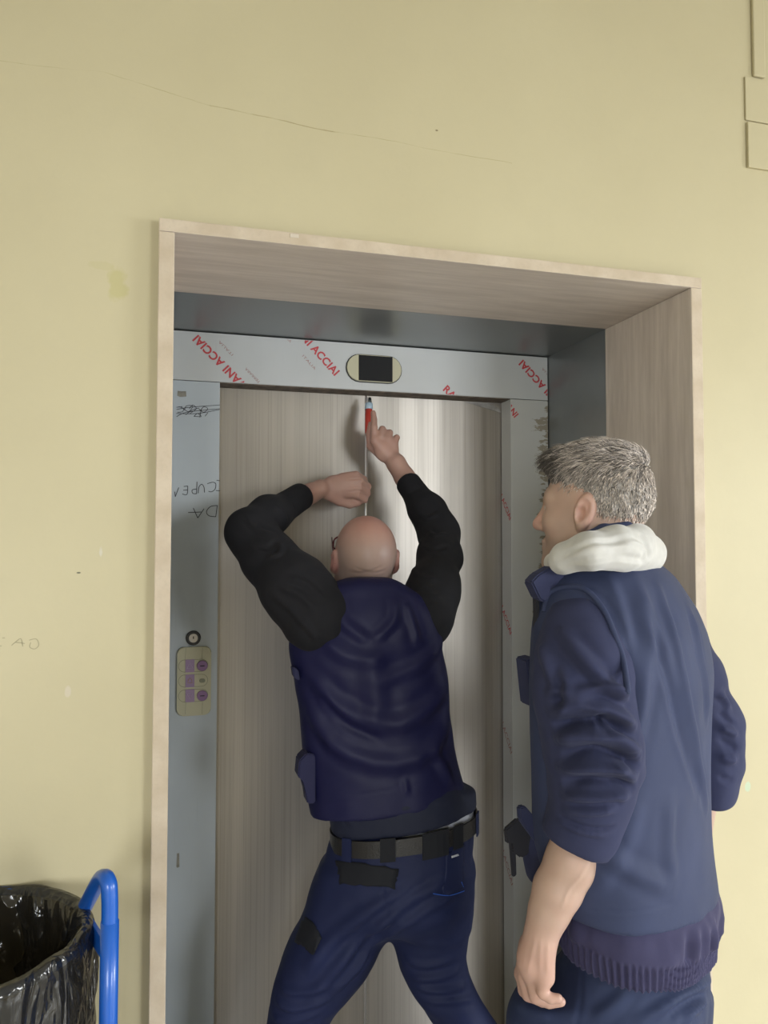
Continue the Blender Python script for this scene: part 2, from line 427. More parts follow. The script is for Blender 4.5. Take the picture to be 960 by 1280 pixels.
def mesh_sdf(fn, lo, hi, h, B=8):
    lo = np.asarray(lo, float); hi = np.asarray(hi, float)
    nb = np.ceil((hi-lo)/(h*B)).astype(int); n = nb*B
    D = np.empty(n, f32)
    bi = np.stack(np.meshgrid(*[np.arange(k) for k in nb], indexing='ij'), -1).reshape(-1, 3)
    dc = fn((lo+(bi+0.5)*B*h).astype(f32))
    D.reshape(nb[0], B, nb[1], B, nb[2], B)[:] = dc.reshape(nb[0], 1, nb[1], 1, nb[2], 1)
    act = bi[np.abs(dc) < B*h*1.25]
    oi = np.stack(np.meshgrid(*[np.arange(B)]*3, indexing='ij'), -1).reshape(-1, 3)
    for c in range(0, len(act), 1500):
        a = act[c:c+1500]; ix = (a[:, None, :]*B+oi[None]).reshape(-1, 3)
        D[ix[:, 0], ix[:, 1], ix[:, 2]] = fn((lo+ix*h).astype(f32))
    for ax in range(3):                     # close at the box faces
        sl = [slice(None)]*3; sl[ax] = 0; D[tuple(sl)] = np.maximum(D[tuple(sl)], 1e-4); sl[ax] = -1; D[tuple(sl)] = np.maximum(D[tuple(sl)], 1e-4)
    I = D < 0
    cnt = np.zeros(n-1, np.uint8); cs = [(i, j, k) for i in (0, 1) for j in (0, 1) for k in (0, 1)]
    for i, j, k in cs: cnt += I[i:n[0]-1+i, j:n[1]-1+j, k:n[2]-1+k]
    cell = np.argwhere((cnt > 0) & (cnt < 8))
    val = np.stack([D[cell[:, 0]+i, cell[:, 1]+j, cell[:, 2]+k] for i, j, k in cs], 1)
    acc = np.zeros((len(cell), 3)); wt = np.zeros(len(cell)); C3 = np.array(cs, float)
    for a in range(8):
        for b in range(a+1, 8):
            if np.abs(C3[a]-C3[b]).sum() == 1:
                m = (val[:, a] < 0) != (val[:, b] < 0); t = val[m, a]/(val[m, a]-val[m, b])
                acc[m] += C3[a]+t[:, None]*(C3[b]-C3[a]); wt[m] += 1
    V = lo+(cell+acc/wt[:, None])*h
    idx = np.full(n-1, -1, np.int32); idx[cell[:, 0], cell[:, 1], cell[:, 2]] = np.arange(len(cell))
    Q = []
    for ax in range(3):
        a = [slice(None)]*3; b = [slice(None)]*3; a[ax] = slice(0, -1); b[ax] = slice(1, None)
        e = np.argwhere(I[tuple(a)] != I[tuple(b)]); u, w = (ax+1) % 3, (ax+2) % 3
        e = e[(e[:, u] > 0) & (e[:, w] > 0) & (e[:, u] < n[u]-1) & (e[:, w] < n[w]-1)]
        du = np.zeros(3, int); du[u] = 1; dw = np.zeros(3, int); dw[w] = 1
        q = np.stack([idx[tuple((e-x).T)] for x in (0*du, du, du+dw, dw)], 1)
        fl = I[tuple(e.T)]; q[~fl] = q[~fl][:, ::-1]; Q.append(q)
    Q = np.concatenate(Q); Q = Q[(Q >= 0).all(1)]
    return V, Q
def vnormals(V, Q):
    N = np.zeros_like(V); fn = np.cross(V[Q[:, 2]]-V[Q[:, 0]], V[Q[:, 3]]-V[Q[:, 1]])
    for k in range(4): np.add.at(N, Q[:, k], fn)
    return N/(np.linalg.norm(N, axis=1)[:, None]+1e-12)
def pick(V, N, u, v, proj):
    U, Vv, Z = proj; d2 = (U-u)**2+(Vv-v)**2
    fac = ((V-CAM)*N).sum(1) < 0
    m = fac & (d2 < 64)
    if not m.any(): m = fac & (d2 < d2[fac].min()+60)
    ix = np.flatnonzero(m); return V[ix[np.argmin(Z[ix]*40+np.sqrt(d2[ix])*0.05)]]
def segdist(V, poly):
    best = np.full(len(V), 1e9); tt = np.zeros(len(V)); n = len(poly)-1
    for k in range(n):
        a, b = poly[k], poly[k+1]; ab = b-a; t = np.clip((V-a)@ab/max(ab@ab, 1e-12), 0, 1)
        d = np.linalg.norm(V-a-t[:, None]*ab, axis=1); m = d < best; best[m] = d[m]; tt[m] = (k+t[m])/n
    return best, tt
def folds(V, Q, lst):
    """relief of cloth: each item = (pixel polyline, width m, height m); ends fade out"""
    N = vnormals(V, Q); pr = topx(V); D = np.zeros(len(V))
    for pts, w, a in lst:
        poly = smooth_path([pick(V, N, u, v, pr) for u, v in pts], 10) if len(pts) > 2 else np.array([pick(V, N, u, v, pr) for u, v in pts])
        d, t = segdist(V, poly); x = d/w; fade = np.clip(np.minimum(t, 1-t)*4+0.25, 0, 1)
        D += a*fade*(np.exp(-x*x)-0.3*np.exp(-((x-1.9)/.8)**2))
    return V+N*D[:, None]
def roughen(V, Q, lst):
    N = vnormals(V, Q); D = np.zeros(len(V))
    for sc, a, seed in lst: D += a*vnoise(V*np.array(sc), 1.0, seed)
    return V+N*D[:, None]
def relax(V, Q, it=1, lam=0.5):
    n = len(V)
    for _ in range(it):
        acc = np.zeros_like(V); c = np.zeros(n)
        for k in range(4):
            a, b = Q[:, k], Q[:, (k+1) % 4]
            np.add.at(acc, a, V[b]); np.add.at(c, a, 1); np.add.at(acc, b, V[a]); np.add.at(c, b, 1)
        V = V+lam*(acc/np.maximum(c, 1)[:, None]-V)
    return V
def sdf_obj(name, fn, lo, hi, h, m, parent=None, fold=(), rough=(), origin=None, rel=1, hook=None):
    V, Q = mesh_sdf(fn, lo, hi, h)
    if rel: V = relax(V, Q, rel)
    if rough: V = roughen(V, Q, rough)
    if fold: V = relax(folds(V, Q, fold), Q, 2)
    if hook: V = hook(V, Q)
    o = mesh_obj(name, V, Q, m, parent, True, origin)
    return o, V, Q
def bounds(pts, pad):
    a = np.array(pts, float); return a.min(0)-pad, a.max(0)+pad
def rotm(yaw, pitch=0.0, roll=0.0):
    """columns = local axes (x right, y forward, z up); yaw left positive, pitch up positive, roll right-ear-down positive"""
    cz, sz = math.cos(yaw), math.sin(yaw); cx, sx = math.cos(pitch), math.sin(pitch); cy, sy = math.cos(roll), math.sin(roll)
    return np.array([[cz, -sz, 0], [sz, cz, 0], [0, 0, 1]])@np.array([[1, 0, 0], [0, cx, -sx], [0, sx, cx]])@np.array([[cy, 0, sy], [0, 1, 0], [-sy, 0, cy]])
#MARK_SETTING
# ------------------------------------------------------------------ the setting
M_WALL = m_wall('yellow_wall_paint', True); M_WALL2 = m_wall('yellow_wall_paint_plain', False)
M_CEIL = mat('ceiling_paint', (0.55, 0.54, 0.50), 0.8)
def m_floor():
    t = NT('terrazzo_floor')
    a = t.noise(90, 3); b = t.noise(3, 4)
    c = t.ramp(a, [(0.4, (0.44, 0.41, 0.37)), (0.6, (0.60, 0.57, 0.52))])
    return t.fin(t.mix(0.3, c, t.ramp(b, [(0.3, (0.44, 0.42, 0.38)), (0.7, (0.56, 0.53, 0.48))])), 0.35)
M_FLOOR = m_floor()
M_MARX = m_marble('travertine_soffit', 'x'); M_MARZ = m_marble('travertine_jamb', 'z'); M_EDGE = m_marble_edge()
M_GALV = m_galv(); M_STEEL = m_steel()
M_FILM_B = m_film('bluish_protective_film', (0.46, 0.505, 0.545))
M_FILM_W = m_film('white_protective_film', (0.52, 0.535, 0.54))
M_DARK = mat('dark_gap', (0.015, 0.014, 0.013), 0.8)
M_GRIME = mat('grimy_steel_edge', (0.13, 0.10, 0.075), 0.7, var=0.5, vscale=40)
M_RED = mat('red_print', (0.50, 0.045, 0.055), 0.5)
M_REDF = mat('faded_red_print', (0.36, 0.20, 0.18), 0.55)
M_INK = mat('black_marker_ink', (0.025, 0.025, 0.035), 0.5)
M_PENCIL = mat('pencil_mark', (0.33, 0.30, 0.19), 0.7)

XL, XR = 0.0, 1.5*S                       # outer edges of the marble surround
T = 0.0361*S; TT = 0.0306*S               # slab thickness at the sides, at the top
XI0, XI1, ZI = XL+T, XR-T, TOPZ-TT        # clear opening
YM, YS, YJ, YLEAF = 0.4507*S, 0.8588*S, 0.8588*S, 0.8588*S+0.074
YW = ROOM['y1']

def struct(o): o['kind'] = 'structure'; return o
bm = bmesh.new()
add_box(bm, ROOM['x0']-0.2, XL, YW, 0.95, 0, ROOM['z1']); add_box(bm, XR, ROOM['x1']+0.2, YW, 0.95, 0, ROOM['z1'])
add_box(bm, XL, XR, YW, 0.95, TOPZ, ROOM['z1'])
struct(bm_obj('wall_front', bm, M_WALL))
struct(box('floor', (ROOM['x0']-0.2, ROOM['x1']+0.2, ROOM['y0']-0.2, 0.95, -0.1, 0), M_FLOOR))
struct(box('ceiling', (ROOM['x0']-0.2, ROOM['x1']+0.2, ROOM['y0']-0.2, 0.95, ROOM['z1'], ROOM['z1']+0.1), M_CEIL))
struct(box('wall_left', (ROOM['x0']-0.2, ROOM['x0'], ROOM['y0']-0.2, YW, 0, ROOM['z1']), M_WALL2))
bm = bmesh.new(); xr0, xr1 = ROOM['x1'], ROOM['x1']+0.2
add_box(bm, xr0, xr1, ROOM['y0']-0.2, WINR['y0'], 0, ROOM['z1']); add_box(bm, xr0, xr1, WINR['y1'], YW, 0, ROOM['z1'])
add_box(bm, xr0, xr1, WINR['y0'], WINR['y1'], 0, WINR['z0']); add_box(bm, xr0, xr1, WINR['y0'], WINR['y1'], WINR['z1'], ROOM['z1'])
struct(bm_obj('wall_right', bm, M_WALL2))
bm = bmesh.new(); xs = [ROOM['x0']-0.2]; yb0, yb1 = ROOM['y0']-0.2, ROOM['y0']
for w in WIN:
    add_box(bm, xs[-1], w['x0'], yb0, yb1, 0, ROOM['z1'])
    add_box(bm, w['x0'], w['x1'], yb0, yb1, 0, w['z0']); add_box(bm, w['x0'], w['x1'], yb0, yb1, w['z1'], ROOM['z1']); xs.append(w['x1'])
add_box(bm, xs[-1], ROOM['x1']+0.2, yb0, yb1, 0, ROOM['z1'])
struct(bm_obj('wall_back', bm, M_WALL2))
M_WINF = mat('white_window_paint', (0.7, 0.7, 0.68), 0.45)
for k, w in enumerate(WIN):
    bm = bmesh.new(); x0, x1, z0, z1 = w['x0'], w['x1'], w['z0'], w['z1']; y0, y1 = yb1-0.10, yb1-0.04
    for b in ((x0, x0+0.05, z0, z1), (x1-0.05, x1, z0, z1), (x0, x1, z0, z0+0.05), (x0, x1, z1-0.05, z1), ((x0+x1)/2-0.04, (x0+x1)/2+0.04, z0, z1)):
        add_box(bm, b[0], b[1], y0, y1, b[2], b[3])
    struct(bm_obj('window_%d' % (k+1), bm, M_WINF))  # the first frame belongs to the added fill window

bm = bmesh.new(); y0, y1, z0, z1 = WINR['y0'], WINR['y1'], WINR['z0'], WINR['z1']
for b in ((y0, y0+0.05, z0, z1), (y1-0.05, y1, z0, z1), (y0, y1, z0, z0+0.05), (y0, y1, z1-0.05, z1), ((y0+y1)/2-0.04, (y0+y1)/2+0.04, z0, z1)):
    add_box(bm, xr0+0.04, xr0+0.10, b[0], b[1], b[2], b[3])
struct(bm_obj('window_3', bm, M_WINF))

# marble surround: two jamb slabs and a lintel
def slab(name, b, m, front):
    bm = bmesh.new(); add_box(bm, *b, bevel=0.0016, seg=2)
    for f in bm.faces:
        f.normal_update(); f.material_index = 1 if f.normal.y < -0.9 else 0
    return struct(bm_obj(name, bm, [m, front], None, False, ((b[0]+b[1])/2, b[2], b[4])))
slab('trim_1', (XL, XI0, 0, YM, 0, ZI-0.0006), M_MARZ, M_EDGE)
lint = slab('trim_2', (XL, XR, 0, YM, ZI, TOPZ), M_MARX, M_EDGE)
slab('trim_3', (XI1, XR, 0, YM, 0, ZI-0.0006), M_MARZ, M_EDGE)
M_FILL = mat('pale_filler', (0.56, 0.49, 0.40), 0.8, bump=0.3, bscale=150)
fp = at(366, 296, 0)
bm = bmesh.new(); add_box(bm, fp[0]-0.006, fp[0]+0.012, -0.0012, 0.002, TOPZ-0.011, TOPZ-0.003, 0.001)
bm_obj('filler_patch', bm, M_FILL, lint)
# zinc-coated liner between the marble and the door front
struct(box('trim_4', (XI0, XI1, YM, 0.93, ZI, ZI+0.003), M_GALV))
struct(box('trim_5', (XI0-0.003, XI0, YM, 0.93, 0, ZI), M_GALV))
struct(box('trim_6', (XI1, XI1+0.003, YM, 0.93, 0, ZI), M_GALV))

# lift landing door
ZT = TOPZ-0.2065*S                         # underside of the header panel
XJ0, XJ1 = 0.2*S, 1.302*S                  # inner edges of the two jamb panels
door = struct(empty('door_1', ((XI0+XI1)/2, YJ, 0)))
door['label'] = 'two leaf brushed steel lift door with film covered frame'
M_FILM_R = m_film('worn_protective_film', (0.50, 0.505, 0.49), (XI1-0.004-door.location[0]-0.030, 0.10, 1.2, 1.99))
def dbox(name, b, m, bev=0.0012, par=door): return box(name, b, m, par, bev)
header = dbox('header_panel', (XI0+0.004, XI1-0.002, YJ, YJ+0.07, ZT+0.0015, ZI-0.003), M_FILM_W)
jl = dbox('jamb_panel', (XI0+0.005, XJ0, YJ, YLEAF-0.003, 0, ZT), M_FILM_B)
jr = dbox('jamb_panel', (XJ1, XI1-0.002, YJ, YLEAF-0.003, 0, ZT), M_FILM_R)
dbox('header_lip', (XJ0, XJ1, YJ+0.004, YLEAF-0.003, ZT-0.001, ZT+0.0015), M_GRIME, 0.0)
sx = at(457.5, 560, YLEAF)[0]
leafl = dbox('door_leaf', (XJ0-0.05, sx-0.0015, YLEAF, YLEAF+0.03, 0.01, ZT+0.05), M_STEEL, 0.001)
leafr = dbox('door_leaf', (sx+0.0015, XJ1+0.05, YLEAF, YLEAF+0.03, 0.01, ZT+0.05), M_STEEL, 0.001)
M_POL = mat('polished_steel', (0.88, 0.88, 0.90), 0.28, 1.0)
bm = bmesh.new(); add_box(bm, sx-0.003, sx+0.0045, YLEAF-0.0045, YLEAF+0.0002, 0.02, ZT-0.004, 0.0018, 3)
bm_obj('meeting_edge_strip', bm, M_POL, leafr, True)
dbox('shaft_cover', (XI0, XI1, YLEAF+0.05, YLEAF+0.06, 0, ZI), M_DARK, 0)
# corner scrap of film at the top of the right leaf
c0 = at(624.5, 502, YLEAF-0.002)
V = [(c0[0]+0.004, YLEAF-0.004, ZT-0.002)]; n = 8
for k in range(n+1):
    a = math.pi/2*k/n; V.append((c0[0]-0.045+0.049*math.sin(a), YLEAF-0.003, ZT-0.033+0.026*math.cos(a)))
V += [(c0[0]-0.12, YLEAF-0.003, ZT-0.004), (c0[0]-0.12, YLEAF-0.003, ZT-0.002)]
V2 = [(x, y+0.0015, z) for x, y, z in V]; nv = len(V)
Fc = [tuple(range(nv)), tuple(range(2*nv-1, nv-1, -1))]+[(k, (k+1) % nv, nv+(k+1) % nv, nv+k) for k in range(nv)]
mesh_obj('film_scrap', V+V2, Fc, mat('peeled_film', (0.34, 0.33, 0.32), 0.35, var=0.3, vscale=40), leafr)

# ---- lettering helpers
def text_mesh(s, bold=0.018):
    cu = bpy.data.curves.new('txt', 'FONT'); cu.body = s; cu.size = 1.0; cu.offset = bold; cu.resolution_u = 3; cu.space_character = 1.05
    o = bpy.data.objects.new('txt', cu); COL.objects.link(o); bpy.context.view_layer.update()
    me = bpy.data.meshes.new_from_object(o.evaluated_get(bpy.context.evaluated_depsgraph_get()))
    COL.objects.unlink(o); bpy.data.objects.remove(o); bpy.data.curves.remove(cu)
    return me
def lettering(name, s, start, ex, ey, cap, m, parent, bold=0.018, clips=(), width=None):
    """flat print: start = baseline start, ex/ey = reading and up directions, cap = capital height"""
    me = text_mesh(s, bold); bm = bmesh.new(); bm.from_mesh(me); bpy.data.meshes.remove(me)
    ex = Vector(ex).normalized(); ey = Vector(ey).normalized(); k = cap/0.69
    kx = k if width is None else width/max(v.co.x for v in bm.verts)
    for v in bm.verts: x, y, _ = v.co; v.co = Vector(start)+ex*(x*kx)+ey*(y*k)
    for pt, nrm in clips:
        bmesh.ops.bisect_plane(bm, geom=bm.verts[:]+bm.edges[:]+bm.faces[:], plane_co=Vector(pt), plane_no=Vector(nrm), clear_outer=True)
    if not bm.verts: bm.free(); return None
    return bm_obj(name, bm, m, parent)
def strokes(name, lines, Y, m, parent, w=0.0009):
    """handwriting: pixel polylines on the plane Y, as thin ribbons"""
    V = []; Fc = []
    for ln in lines:
        p = np.array([at(u, v, Y) for u, v in ln]);
        if len(p) > 2: p = smooth_path(p, 4*len(p))
        d = np.gradient(p, axis=0); d /= np.linalg.norm(d, axis=1)[:, None]+1e-9
        nn = np.stack([-d[:, 2], 0*d[:, 0], d[:, 0]], 1)*w; b = len(V)
        for k in range(len(p)): V += [p[k]+nn[k], p[k]-nn[k]]
        Fc += [(b+2*k, b+2*k+1, b+2*k+3, b+2*k+2) for k in range(len(p)-1)]
    return mesh_obj(name, V, Fc, m, parent)
YP = YJ-0.0008
def film_print(u0, v0, ang, txt, capm, parent, clips, wid, small=True, sm=(('FERRARA', 0.02), ('ITALIA', 0.125)), mm=None):
    s0 = at(u0, v0, YP); a = math.radians(ang); ex = Vector((math.cos(a), 0, math.sin(a))); ey = Vector((-math.sin(a), 0, math.cos(a)))
    lettering('red_print', txt, s0, ex, ey, capm, mm or M_RED, parent, 0.03, clips, wid)
    if small:
        for w_, off in sm:
            lettering('small_print', w_, Vector(s0)+ex*off-ey*0.034, ex, ey, 0.0075, M_REDF, parent, 0.0, clips, 0.055)
hc = [((0, 0, ZT+0.003), (0, 0, -1)), ((0, 0, ZI-0.005), (0, 0, 1)), ((XI1-0.004, 0, 0), (1, 0, 0)), ((XI0+0.006, 0, 0), (-1, 0, 0))]
film_print(321, 493, 136, 'RAVANI ACCIAI', 0.0225, header, hc, 0.232)
film_print(351, 395, -46, 'RAVANI ACCIAI', 0.0225, header, hc, 0.232)
film_print(716, 519, 136, 'RAVANI ACCIAI', 0.0225, header, hc, 0.245)
film_print(553, 487, -43, 'RAVANI ACCIAI', 0.0225, header, hc, 0.245, False)
# on the return of the right jamb panel (faces the opening)
jc = [((0, YJ+0.001, 0), (0, -1, 0)), ((0, YLEAF-0.004, 0), (0, 1, 0))]
for vv, tx in ((621, 'I ACCIAI'), (760, 'I ACCIAI'), (905, 'I ACCIAI'), (1065, 'I ACCIAI')):
    zz = at(627, vv, YLEAF)[2]
    lettering('red_print', tx, (XJ1-0.0006, YLEAF+0.006, zz), (0, -0.62, -0.72), (0, -0.75, 0.62), 0.0185, M_RED if vv < 800 else M_REDF, jr, 0.02, jc, 0.105)
film_print(628.5, 503, -50, 'VANI', 0.0195, jr, [((XJ1+0.001, 0, 0), (-1, 0, 0)), ((0, 0, ZT-0.002), (0, 0, 1))], 0.062, False)
# marker writing on the left jamb panel
def cv(pts): return [(200+x/6.4, 470+y/6.4) for x, y in pts]
wr = [[(458, 1036), (452, 1082), (446, 1126)], [(460, 1036), (405, 1044), (372, 1084), (392, 1118), (446, 1126)],
      [(225, 1092), (330, 1088)], [(266, 1056), (302, 1136)], [(302, 1136), (352, 1062)],
      [(378, 862), (420, 850), (446, 862), (440, 905), (412, 926), (388, 922)], [(356, 932), (352, 890), (334, 866), (312, 888), (306, 938)],
      [(296, 845), (292, 942)], [(292, 942), (262, 938), (258, 912), (290, 904)], [(222, 880), (190, 884)], [(222, 880), (216, 946), (178, 944)], [(218, 912), (186, 914)],
      [(150, 892), (122, 966)], [(122, 966), (118, 925)], [(452, 834), (478, 838)], [(446, 916), (480, 918)]]
scr = [[(132, 268), (240, 250), (478, 232)], [(130, 300), (300, 300), (478, 268)], [(132, 326), (190, 296), (300, 278), (478, 262)],
       [(190, 262), (230, 285), (262, 240), (210, 240), (196, 275)], [(240, 300), (290, 262), (262, 232), (235, 262)], [(270, 325), (300, 300), (330, 325), (272, 322)],
       [(310, 262), (350, 290), (382, 262), (350, 246), (322, 280)], [(150, 245), (186, 260), (180, 285), (140, 292)], [(360, 322), (384, 292)], [(318, 330), (330, 270)], [(132, 250), (180, 246)], [(205, 310), (260, 272), (312, 256)]]
strokes('handwriting', [cv(l) for l in wr], YP, M_INK, jl, 0.0010)
strokes('handwriting', [cv(l) for l in scr], YP-0.0002, M_INK, jl, 0.0008)
# small worn spots on the left panel
M_WORN = mat('worn_film_spot', (0.24, 0.225, 0.19), 0.6, var=0.3, vscale=60)
for (u0, v0, u1, v1) in ((221.5, 489, 233, 496), (220.5, 1066, 224.5, 1085)):
    a = at(u0, v1, YP); b = at(u1, v0, YP)
    pts = [(a[0], a[2]+0.003), (a[0]+0.3*(b[0]-a[0]), a[2]), (b[0], a[2]+0.002), (b[0]-0.001, b[2]), (a[0]+0.4*(b[0]-a[0]), b[2]-0.001), (a[0]+0.001, b[2])]
    mesh_obj('worn_spot', [(x, YP, z) for x, z in pts], [tuple(range(6))], M_WORN, jl)
def cw(pts): return [(x/2.909, 640+y/2.909) for x, y in pts]
wf = bpy.data.objects['wall_front']
strokes('pencil_writing', [cw(l) for l in ([(42, 485), (60, 470), (76, 461), (83, 489)], [(56, 474), (90, 478)], [(106, 466), (132, 462), (141, 484), (126, 498), (108, 491), (112, 474)], [(-8, 489), (6, 487)], [(8, 458), (18, 458)])], YW-0.0006, M_PENCIL, wf, 0.0007)

# ------------------------------------------------------------------ floor display, call buttons, key switch
M_CREAM = mat('cream_plastic', (0.50, 0.475, 0.33), 0.42, bump=0.05)
M_SCREEN = mat('dark_display_glass', (0.008, 0.008, 0.009), 0.5, spec=0.2)
M_LILAC = mat('lilac_plastic', (0.33, 0.225, 0.37), 0.45); M_PURPLE = mat('purple_button_plastic', (0.25, 0.135, 0.285), 0.4)
M_BLACK = mat('black_plastic', (0.018, 0.018, 0.02), 0.4); M_GREYP = mat('grey_green_plastic', (0.22, 0.225, 0.16), 0.5)
M_WHITE = mat('white_print', (0.62, 0.58, 0.68), 0.5); M_YELLOWP = mat('ochre_print', (0.48, 0.30, 0.12), 0.5)
def prism(name, pts, y0, y1, m, parent, bev=0.0, smooth=False):
    """pts (x, z) outline, extruded from y0 (front) to y1"""
    bm = bmesh.new(); a = [bm.verts.new((x, y0, z)) for x, z in pts]; b = [bm.verts.new((x, y1, z)) for x, z in pts]; n = len(pts)
    ff = bm.faces.new(a); bm.faces.new(b[::-1])
    for k in range(n): bm.faces.new((a[k], b[k], b[(k+1) % n], a[(k+1) % n]))
    if bev: bmesh.ops.bevel(bm, geom=list(ff.edges), offset=bev, segments=2, affect='EDGES', profile=0.5)
    return bm_obj(name, bm, m, parent)
def stadium(cx, cz, w, h, n=10):
    r = h/2; o = []
    for k in range(n+1): a = -math.pi/2+math.pi*k/n; o.append((cx+w/2-r+r*math.cos(a), cz+r*math.sin(a)))
    for k in range(n+1): a = math.pi/2+math.pi*k/n; o.append((cx-w/2+r+r*math.cos(a), cz+r*math.sin(a)))
    return o
def rrect(cx, cz, w, h, r, n=6):
    o = []
    for sx_, sz_, a0 in ((1, -1, -90), (1, 1, 0), (-1, 1, 90), (-1, -1, 180)):
        for k in range(n+1):
            a = math.radians(a0+90*k/n); o.append((cx+sx_*(w/2-r)+r*math.cos(a), cz+sz_*(h/2-r)+r*math.sin(a)))
    return o
def circ(cx, cz, r, n=24): return [(cx+r*math.cos(2*math.pi*k/n), cz+r*math.sin(2*math.pi*k/n)) for k in range(n)]
a = at(433, 460, YJ); b = at(501, 463, YJ); dcx, dcz = (a[0]+b[0])/2, (a[2]+b[2])/2; dw = b[0]-a[0]; dh = at(467, 445.5, YJ)[2]-at(467, 478.5, YJ)[2]
disp = empty('floor_display', (dcx, YJ, dcz-dh/2)); tag(disp, 'cream oval floor display with black screen above the lift door', 'display')
prism('rim', stadium(dcx, dcz, dw+0.005, dh+0.005), YJ-0.0035, YJ-0.0005, M_BLACK, disp)
prism('housing', stadium(dcx, dcz, dw, dh), YJ-0.009, YJ-0.0036, M_CREAM, disp, 0.0015)
s0 = at(447.5, 460, YJ)[0]; s1 = at(489.5, 463, YJ)[0]
prism('screen', [(s0, dcz-dh/2+0.002), (s1, dcz-dh/2+0.002), (s1, dcz+dh/2-0.002), (s0, dcz+dh/2-0.002)], YJ-0.0105, YJ-0.0091, M_SCREEN, disp)

def bp_(x, y): return 190+x/9.14, 770+y/9.14             # crop pixels of the button plate
a = at(*bp_(285, 740), YJ); b = at(*bp_(672, 740), YJ); pcx = (a[0]+b[0])/2; pw = b[0]-a[0]
z1_ = at(*bp_(480, 350), YJ)[2]; z0_ = at(*bp_(480, 1130), YJ)[2]; pcz = (z0_+z1_)/2; ph = z1_-z0_
pan = empty('call_button_panel', (pcx, YJ, z0_)); tag(pan, 'cream call button plate with purple buttons on the left jamb', 'button panel')
prism('plate', rrect(pcx, pcz, pw, ph, 0.017), YJ-0.010, YJ-0.0005, M_CREAM, pan, 0.003)
yf = YJ-0.0102
def pt_(x, y): p = at(*bp_(x, y), YJ-0.010); return p[0], p[2]
for n_, (y, tri) in enumerate(((567, 1), (738, 0), (908, -1))):
    cx, cz = pt_(470, y); hh = abs(pt_(470, y-72)[1]-pt_(470, y+72)[1]); ww = pt_(640, y)[0]-pt_(300, y)[0]
    g = stadium(cx, cz, ww, hh); gi = stadium(cx, cz, ww-0.0026, hh-0.0026); n = len(g)
    V = [(x, yf-0.0006, z) for x, z in g]+[(x, yf-0.0006, z) for x, z in gi]
    mesh_obj('key_outline', V, [(k, (k+1) % n, n+(k+1) % n, n+k) for k in range(n)], M_GREYP, pan)
    x0, _ = pt_(382, y); x1, _ = pt_(485, y)
    sw = prism('symbol_plate', [(x0, cz-hh/2), (x1, cz-hh/2), (x1, cz+hh/2), (x0, cz+hh/2)], yf-0.0022, yf, M_LILAC, pan)
    mx = (x0+x1)/2; r = 0.0085
    if tri:
        tp = [(mx, cz+tri*r), (mx-r*0.95, cz-tri*r*0.75), (mx+r*0.95, cz-tri*r*0.75)]
        V, Fc = tube_geo([(x, yf-0.0024, z) for x, z in tp], 0.0006, 4, closed=True); mesh_obj('arrow_outline', V, Fc, M_WHITE, sw)
    else:
        V, Fc = tube_geo([(mx-0.006, yf-0.0024, cz-0.006), (mx+0.006, yf-0.0024, cz-0.006), (mx+0.0045, yf-0.0024, cz+0.003), (mx, yf-0.0024, cz+0.008), (mx-0.0045, yf-0.0024, cz+0.003)], 0.0009, 4, closed=True)
        mesh_obj('bell_outline', V, Fc, M_YELLOWP, sw)
    bx, bz = pt_(574, y)
    if tri:
        bt = prism('button', circ(bx, bz, 0.0145), yf-0.005, yf, M_PURPLE, pan, 0.0012)
        prism('braille_bar', [(bx-0.006, bz-0.0012), (bx+0.006, bz-0.0012), (bx+0.006, bz+0.0012), (bx-0.006, bz+0.0012)], yf-0.006, yf-0.0048, M_DARK, bt)
    else: prism('indicator_lamp', stadium(bx, bz, 0.016, 0.011), yf-0.002, yf, M_GREYP, pan, 0.0006)
for yy0, yy1 in ((362, 490), (985, 1122)):
    for xx in (388, 578):
        p0 = pt_(xx, yy0); p1 = pt_(xx-8, yy1)
        prism('seam_line', [(p1[0]-0.0004, p1[1]), (p1[0]+0.0004, p1[1]), (p0[0]+0.0004, p0[1]), (p0[0]-0.0004, p0[1])], yf-0.0004, yf, M_GREYP, pan)
kx, kz = at(*bp_(472, 250), YJ)[[0, 2]]
ks = empty('key_switch', (kx, YJ, kz-0.021)); tag(ks, 'round black key switch just above the call button plate', 'key switch')
prism('ring', circ(kx, kz, 0.0205), YJ-0.006, YJ-0.0005, M_BLACK, ks, 0.002)
cyl = prism('lock_cylinder', circ(kx, kz, 0.0125), YJ-0.008, YJ-0.005, mat('lock_metal', (0.45, 0.42, 0.39), 0.4, 0.7), ks, 0.0008)
prism('keyhole', [(kx-0.0016, kz-0.002), (kx+0.0016, kz-0.002), (kx+0.0016, kz+0.005), (kx-0.0016, kz+0.005)], YJ-0.0085, YJ-0.0078, M_DARK, cyl)

# ------------------------------------------------------------------ painted cable casing on the upper wall
def wpt(u, v): p = at(u, v, YW); return p[0], p[2]
x0, zt_ = wpt(939.5, 97); x1, _ = wpt(954, 97)
tr = box('cable_trunking', (x0, x1, YW-0.009, YW, zt_+0.001, ROOM['z1']-0.001), M_WALL2, None, 0.003, ((x0+x1)/2, YW, zt_))
tag(tr, 'thin yellow painted cable trunking rising to the ceiling', 'trunking')
jb = empty('wall_casing', (wpt(980, 212)[0], YW, wpt(932, 211)[1])); tag(jb, 'yellow painted casing box on the wall under the trunking', 'casing')
xa = wpt(931.5, 150)[0]; xb = xa+0.16; z1, z2, z3, z4 = wpt(932, 97)[1], wpt(932, 151)[1], wpt(932, 153.5)[1], wpt(932, 210)[1]
box('upper_cover', (xa-0.002, xb, YW-0.005, YW, z2, z1), M_WALL2, jb, 0.0015)
box('lower_cover', (xa+0.001, xb, YW-0.008, YW, z4, z3), M_WALL2, jb, 0.0015)

